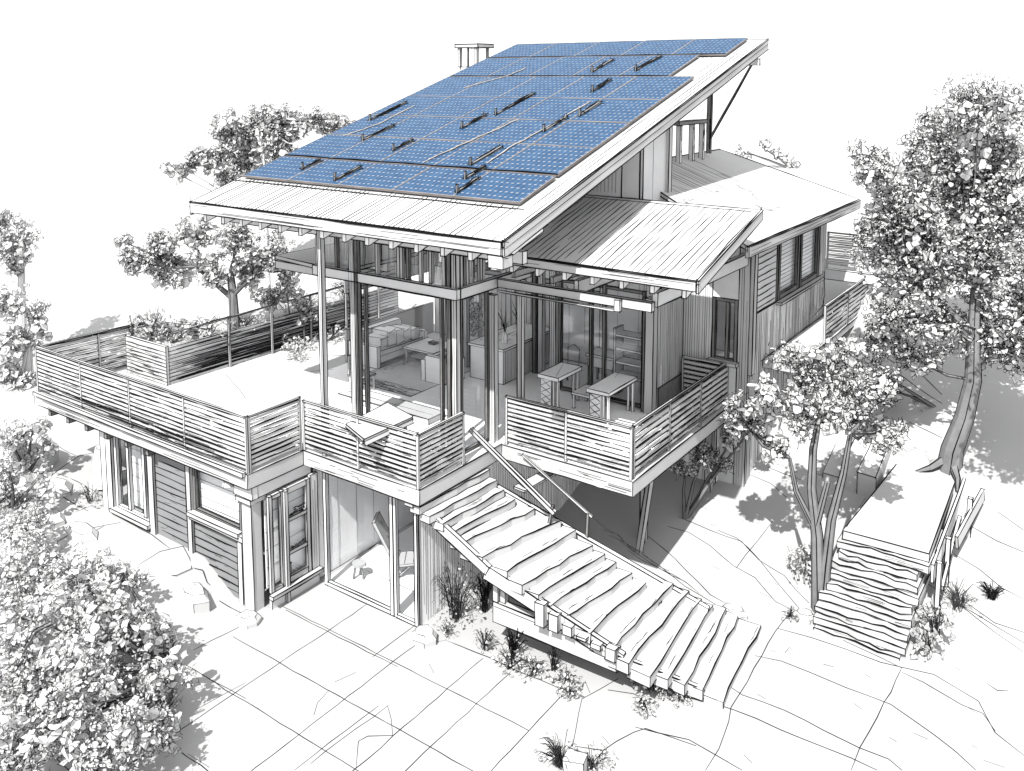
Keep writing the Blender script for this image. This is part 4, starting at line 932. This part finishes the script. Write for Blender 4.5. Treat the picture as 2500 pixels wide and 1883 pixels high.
for k in range(4): m.ln((-4.855,2.92,ZT+.5+k*.11),(-4.855,3.38,ZT+.5+k*.11),.008)
m.build('backrest', sp_)
# low step platform in front of the living room
m = MB(); m.box(-4.7,-1.7,2.35,2.95,ZT+.004,ZT+.14,'white',.012); m.ln((-4.6,2.6,ZT+.145),(-1.8,2.62,ZT+.145),.007,.01,0,'soft')
m.build('door_step', label='long low white step across the living room floor', cat='step')
# lounge chair in the lower glass room
lc = thing('lounge_chair', (-1.2,1.6,.01), 'reclining slatted lounge chair inside the lower glass room', 'lounge chair')
m = MB('soft'); m.beam((-1.7,1.2,.35),(-.8,1.9,.45),.55,.06,'white',.010)
for k in range(6): m.ln((-1.7+.15*k-.15,1.2+.117*k+.2,.40+.017*k),(-1.7+.15*k+.15,1.2+.117*k-.2,.40+.017*k),.010,.01,0,'ink')
m.build('seat', lc)
m = MB('soft'); m.beam((-1.7,1.2,.38),(-2.1,.95,1.35),.5,.07,'white',.012); m.hatch((-2.1,.75,1.2),(.4,.2,-.7),(0,.3,.1),14,.009,'ink'); m.build('backrest', lc)
for a,b in (((-1.6,1.0,.02),(-1.3,1.5,.4)),((-.9,2.0,.02),(-1.1,1.6,.4)),((-1.9,1.3,.02),(-1.7,1.2,.4)),((-.8,1.7,.02),(-.8,1.9,.4))):
    m = MB(); m.beam(a,b,.04,.04,'grey',.010); m.build('leg', lc)
wp = MB(); wp.box(-1.9,-1.3,4.93,4.97,1.2,2.0,'grey',.014); wp.ln((-1.8,4.92,1.3),(-1.4,4.92,1.9),.012); wp.build('wall_picture', label='tilted grey picture on the back wall of the lower glass room', cat='picture')
st2 = thing('small_stool', (-2.3,.6,.01), 'small round stool just behind the glass of the lower room', 'stool')
m = MB(); m.tube([(-2.3,.6,.32),(-2.3,.6,.38)],[.16,.16],'white',10,3,.010); m.build('seat', st2)
for k in range(3):
    a = k*2.1; m = MB(); m.beam((-2.3+.13*math.cos(a),.6+.13*math.sin(a),.01),(-2.3+.08*math.cos(a),.6+.08*math.sin(a),.32),.03,.03,'white',.009); m.build('leg', st2)
# wall lamp under the deck corner
wl = thing('soffit_lamp', (-3.75,-1.65,2.7), 'round lamp fixed under the deck corner above the wide window', 'lamp')
m = MB(); m.tube([(-3.8,-1.68,2.66),(-3.8,-1.68,2.8)],[.13,.09],'white',10,4,.011); m.build('lamp_shade', wl)
m = MB(); m.tube([(-3.8,-1.68,2.62),(-3.8,-1.68,2.66)],[.05,.07],'dark',8,3,.010); m.build('bulb', wl)

# ---------------------------------------------------------------- vegetation
def crown(mb, blobs, dens, size, w, sh=.75):
    for (x, y, z, r) in blobs:
        # sub clumps: some of broad pale leaves, some of small crowded ones
        subs = []
        for _ in range(max(7, int(r*r*34))):
            v = Vector((R.gauss(0,1),R.gauss(0,1),R.gauss(0,.9))).normalized()
            subs.append((Vector((x,y,z))+v*r*R.uniform(.25,.85), r*R.uniform(.26,.42), R.random() < .45))
        n = int(dens*r*r*4); per = max(4, n//len(subs))
        for (q, sr, pale) in subs:
            for _ in range(int(per*(.6 if pale else 1.5))):
                v = Vector((R.gauss(0,1),R.gauss(0,1),R.gauss(0,1))).normalized()
                p = q+v*sr*R.uniform(.5,1.1)
                nn = v*.6+Vector((R.gauss(0,.5),R.gauss(0,.5)-.25,R.gauss(0,.5)+.5))
                s_ = size*(R.choice((.9,1.2,1.5)) if pale else R.choice((.35,.5,.65,.85)))
                mb.leaf(p, nn, s_, w*R.uniform(.6,1.3))
                if R.random() < (.08 if pale else .28): mb.curl(p+v*.05, nn, size*R.uniform(.2,.6), w*.42)
def tree(name, label, base, limbs, blobs, dens, size, w, cat='tree', ink='ink', group=None, rad=.2, bark='bark'):
    t = thing(name, base, label, cat, group)
    if limbs:
        m = MB(ink)
        for pts, r0, r1 in limbs:
            n = len(pts)
            m.tube(pts, [r0+(r1-r0)*i/(n-1) for i in range(n)], bark, 8, 5, .010)
        tip = Vector(limbs[0][0][-1])
        for (x,y,z,r) in blobs:
            a = min((Vector(p) for L in limbs for p in L[0][1:]), key=lambda q: (q-Vector((x,y,z))).length)
            mid = (a+Vector((x,y,z)))/2+Vector((R.uniform(-.1,.1),R.uniform(-.1,.1),-.1))
            m.tube([a,mid,(x,y,z)],[r1*.7+.015,.03,.012],bark,5,3,.007)
        m.build('trunk', t)
    m = MB(ink); crown(m, blobs, dens, size, w); m.build('crown', t)
    return t
tree('oak_tree', 'tall spreading dark-leaved tree on the slope at the right edge', (8.28,9.5,2.1),
  [([(8.25,9.6,1.95),(8.30,9.6,2.5),(8.50,9.7,3.3),(8.62,9.8,4.2),(8.55,9.95,5.4),(8.5,10.2,6.4)],.27,.10),([(8.55,9.85,4.4),(9.0,10.2,5.3),(9.5,10.4,6.0)],.12,.05),([(8.55,9.9,5.2),(7.9,9.7,5.9),(7.3,9.6,6.4)],.12,.05),
   ([(8.25,9.6,2.3),(7.9,9.35,2.02),(7.6,9.2,1.9)],.12,.03),([(8.3,9.6,2.2),(8.5,9.2,1.95),(8.55,8.9,1.8)],.11,.03)],
  BL_oak, 220, .110, .0150)
tree('young_tree', 'smaller round-crowned tree with a forked trunk beside the stone platform', (6.67,5.02,.2),
  [([(6.62,5.0,.15),(6.58,5.0,.9),(6.52,5.02,1.8),(6.38,5.0,2.8),(6.35,5.1,3.6),(6.4,5.3,4.3)],.15,.05),([(6.68,5.02,.15),(6.72,5.05,1.2),(6.78,5.1,2.2),(6.95,5.2,3.2),(7.0,5.4,4.0)],.12,.04),([(6.6,5.0,.8),(6.5,5.0,2.0),(6.68,5.05,3.0)],.08,.05),([(6.45,5.0,2.0),(6.1,4.9,2.7),(5.95,4.85,3.4)],.06,.03)],
  BL_young, 220, .105, .0125)
tree('spreading_tree', 'flat-topped tree growing out of the planter bed on the terrace', (-9.6,3.0,3.3),
  [([(-9.6,3.0,3.3),(-9.6,3.0,4.2),(-9.62,3.0,5.0),(-9.7,3.0,5.7)],.17,.09),([(-9.62,3.0,4.9),(-10.6,2.5,5.8)],.09,.04),([(-9.62,3.0,5.0),(-8.9,3.4,5.8)],.08,.04)],
  BL_planter, 230, .12, .015, ink='soft')
gz = lambda x, y: H(x, y)
x,y,z,r = BL_back[1]
tree('distant_tree', 'broad tree rising behind the left eave of the main roof', (x,y,gz(x,y)), [([(x,y,gz(x,y)-.2),(x,y,(z+gz(x,y))/2),(x,y,z)],.12,.06)], BL_back, 170, .16, .019, ink='soft', bark='grey')
x,y,z,r = BL_farA[1]
tree('distant_tree', 'pale round tree crown at the left edge, the upper one', (x,y,gz(x,y)), [([(x-.6,y,gz(x,y)-.2),(x-.4,y,(z+gz(x,y))/2),(x,y,z)],.2,.08)], BL_farA, 150, .14, .016, ink='faint', bark='grey')
x,y,z,r = BL_farB[1]
tree('distant_tree', 'pale bushy tree at the left edge beside the end of the terrace', (x-.8,y,gz(x,y)), [([(x-.8,y,gz(x,y)-.2),(x-.6,y,(z+gz(x,y))/2),(x,y,z)],.2,.06)], BL_farB, 150, .14, .016, ink='faint', bark='grey')
def bush(label, blobs, dens, size, w, ink='ink', name='bush', cat='bush', group=None, stems=True):
    x,y,z,r = min(blobs, key=lambda b: b[2]); b0 = (x,y,H(x,y))
    t = thing(name, b0, label, cat, group)
    if stems:
        m = MB(ink)
        for (a,b,c,q) in blobs: m.tube([(x,y,H(x,y)-.05),((x+a)/2+R.uniform(-.1,.1),(y+b)/2,(H(x,y)+c)/2),(a,b,c)],[.05,.03,.012],'bark',5,3,.008)
        m.build('stems', t)
    m = MB(ink); crown(m, blobs, dens, size, w); m.build('foliage', t)
    return t
bush('dark bush under the outer left end of the terrace', BL_shade, 200, .11, .012, 'faint')
bush('dark shrub below the right corner of the balcony', BL_under, 240, .09, .013, 'ink')
bush('dense bush behind the young tree at the foot of the tall tree', BL_rearbush, 180, .11, .015)
bush('huge pale bush filling the bottom left corner', BL_big, 280, .090, .0088, 'soft', name='big_bush')
m = MB('ink')
for bp in BRS:
    m.poly([Vector(p)+Vector((R.uniform(-.03,.03),0,R.uniform(-.03,.03))) for p in bp], .020, 'bark'); m.poly([Vector(p)+Vector((.03,-.03,0)) for p in bp], .011); m.poly([Vector(p)+Vector((-.03,-.03,.02)) for p in bp], .009)
m.build('branch_fork', bpy.data.objects['big_bush'])
bush('loose pale shrubs along the back of the left terrace', BL_deck, 110, .10, .012, 'faint', stems=False)
bush('pale leafy clump on the terrace floor near the planter boards', BL_floor, 130, .10, .012, 'soft', stems=False)
bush('fine grey undergrowth at the left edge below the terrace', BL_left, 150, .11, .012, 'faint')
bush('thin twiggy shrub peeping over the wing roof', BL_twig, 22, .14, .026, 'ink')
bush('finely drawn bush beyond the terrace railing', BL_fine, 150, .12, .016, 'soft')

def blades(m, x, y, z, n, h, spread, r=.006, mat='soft'):
    for _ in range(n):
        a = R.uniform(0,6.28); s = R.uniform(.2,1)*spread; hh = h*R.uniform(.5,1)
        bx, by = x+R.uniform(-.5,.5)*spread*.4, y+R.uniform(-.5,.5)*spread*.4
        m.poly([(bx,by,z),(bx+math.cos(a)*s*.3,by+math.sin(a)*s*.3,z+hh*.6),(bx+math.cos(a)*s*.75,by+math.sin(a)*s*.75,z+hh*.95),(bx+math.cos(a)*s,by+math.sin(a)*s,z+hh*.85)], r, mat)
def plant(label, x, y, h, n, leafy=30, spread=.3, z=None, ink='soft', name='grass_clump', cat='plant', size=.05, r=.006):
    z = H(x,y) if z is None else z
    t = thing(name, (x,y,z), label, cat)
    m = MB(ink); blades(m, x, y, z, n, h, spread, r, ink); m.build('blades', t)
    if leafy:
        m = MB(ink)
        for _ in range(leafy):
            a = R.uniform(0,6.28); s = R.random()**.5*spread
            m.leaf((x+math.cos(a)*s,y+math.sin(a)*s,z+R.uniform(.05,1)*h*.8),(R.gauss(0,1),R.gauss(0,1)-.3,R.gauss(0,.7)+.4),size*R.uniform(.6,1.4),.008)
        m.build('leaves', t)
plant('tall reedy bush against the side wall of the lower room', .45,.65,1.15,70,60,.55,name='reed_bush')
plant('dark reedy tuft between the side wall and the stair beam', .75,1.2,.9,45,20,.45,ink='ink',name='reed_bush')
plant('pale low herb at the front corner of the lower room', .62,.15,.35,20,30,.28,ink='faint')
plant('small tuft left of the row under the stair beam', 1.55,.2,.45,36,20,.25)
plant('dark upright grass under the left end of the stair beam', 2.15,.32,.65,50,10,.25,ink='ink')
plant('rounded leafy clump below the stair beam', 2.3,.02,.40,30,60,.35)
plant('leafy clump in the middle of the row under the stair beam', 2.75,.1,.35,20,60,.33)
plant('thin grass behind the row under the stair beam', 3.0,.45,.6,34,0,.2)
plant('flowering low clump near the right end of the stair beam', 3.4,.2,.3,12,60,.33,size=.06)
plant('flower sprig at the crack in the paving', 3.62,.0,.28,10,30,.2,size=.06)
plant('dark leafy clump at the foot of the last stair slabs', 4.75,1.0,.32,14,80,.36,ink='ink')
plant('low herb beside the last stair slab', 5.3,1.05,.22,10,40,.26)
plant('creeping herb on the crack beyond the stairs', 4.95,.45,.25,8,50,.25,ink='ink')
plant('spiky grass clump at the bottom edge of the paving', 4.35,-1.5,.45,60,20,.4)
plant('leafy grass clump at the bottom edge right of the spiky one', 4.85,-1.25,.32,24,50,.35)
plant('lone spiky tuft on the slope right of the stone platform', 9.6,6.6,.35,50,0,.3,ink='ink')
plant('bushy plant at the right foot of the stone platform', 8.75,4.75,.55,20,60,.3,size=.10)
plant('leafy plant below the right side of the stone platform', 8.8,5.3,.7,30,60,.35,size=.09)
plant('pale reeds below the timber guard', 9.05,6.1,.6,50,20,.45,ink='faint')
plant('shrub around the left side of the young tree trunk', 6.2,5.7,.8,20,110,.5,size=.075)
plant('shrub around the right side of the young tree trunk', 6.8,5.6,.8,20,110,.42,size=.075)
plant('small tuft where the path meets the young tree', 6.2,4.5,.25,20,20,.2)
plant('shrub on the terrace planter beside the corner', -9.9,1.2,.7,30,140,.6,4.0,size=.07,ink='faint')
plant('tall fine shrub at the left end of the terrace planter', -10.6,1.0,.95,50,110,.6,4.0,size=.06,ink='faint')
plant('wispy plant in the middle of the terrace planter', -9.6,2.1,.65,50,60,.7,4.0,size=.07,ink='faint')
plant('dark shrub around the planter tree trunk', -9.6,3.4,.35,30,90,.6,4.0,size=.07,ink='soft')
plant('bushy herbs at the far part of the planter', -9.5,5.6,.5,60,110,.9,4.0,size=.07,ink='faint')
plant('fine grass at the far end of the planter', -9.5,7.4,.7,80,60,.9,4.0,size=.07,ink='faint')
plant('leafy clump spilling on the terrace floor', -8.7,4.6,.4,10,80,.5,ZT,size=.09)
plant('dark leafy clump along the planter foot further back', -8.6,5.9,.5,20,100,.6,ZT,size=.08)
plant('small leafy clump lying on the terrace floor', -8.0,3.9,.2,6,40,.3,ZT,size=.07)
plant('scruffy herb left of the leftmost wall post', -9.3,-1.7,.5,20,24,.35,size=.07)
plant('small sprig on top of the far left railing corner', -10.9,.6,.9,14,12,.25,3.9,size=.06,ink='faint')
plant('fine herb at the left below the mounds', -10.4,-3.6,.9,60,140,.7,size=.05)

# ---------------------------------------------------------------- camera, sky, sun
b = math.atan(1374/1946.0); f = 1933*2500/2212; pit = math.atan((446.4-192)/f)
Fh = Vector((-math.sin(b), math.cos(b), 0)); Rt = Vector((math.cos(b), math.sin(b), 0))
F = (Fh*math.cos(pit)+Vector((0,0,-math.sin(pit)))).normalized(); U = Rt.cross(F)
cam = bpy.data.cameras.new('camera'); co = bpy.data.objects.new('camera', cam); col.objects.link(co)
co.matrix_world = Matrix(((Rt.x,U.x,-F.x,11.49),(Rt.y,U.y,-F.y,-12.96),(Rt.z,U.z,-F.z,11.2),(0,0,0,1)))
cam.sensor_width = 36; cam.lens = 36*f/2500; cam.shift_y = (446.4-941.5)/2500; cam.clip_end = 3000
scene.camera = co
sun = bpy.data.lights.new('sun', 'SUN'); so_ = bpy.data.objects.new('sun', sun); col.objects.link(so_)
sv = Vector(SUNV); so_.rotation_euler = sv.to_track_quat('-Z', 'Y').to_euler()
sun.energy = SUNE; sun.angle = math.radians(.6); sun.color = (1,.99,.975)
w = bpy.data.worlds.new('World'); scene.world = w; w.use_nodes = True
nt = w.node_tree; bg = nt.nodes['Background']
sky = nt.nodes.new('ShaderNodeTexSky'); sky.sky_type = 'NISHITA'; sky.sun_disc = False
el = math.asin(-sv.z/sv.length); sky.sun_elevation = el; sky.sun_rotation = math.atan2(-sv.x, -sv.y)
hs = nt.nodes.new('ShaderNodeMix'); hs.data_type = 'RGBA'; hs.inputs[0].default_value = .985
nt.links.new(sky.outputs[0], hs.inputs[6]); hs.inputs[7].default_value = (5.0,5.0,5.02,1)
nt.links.new(hs.outputs[2], bg.inputs[0]); bg.inputs[1].default_value = SKYS
vs = scene.view_settings; vs.view_transform = 'Standard'; vs.look = 'None'; vs.gamma = 1; vs.exposure = EXPO; vs.use_curve_mapping = False
scene.cycles.max_bounces = 8; scene.cycles.transparent_max_bounces = 16; scene.cycles.diffuse_bounces = 6
scene.render.film_transparent = False
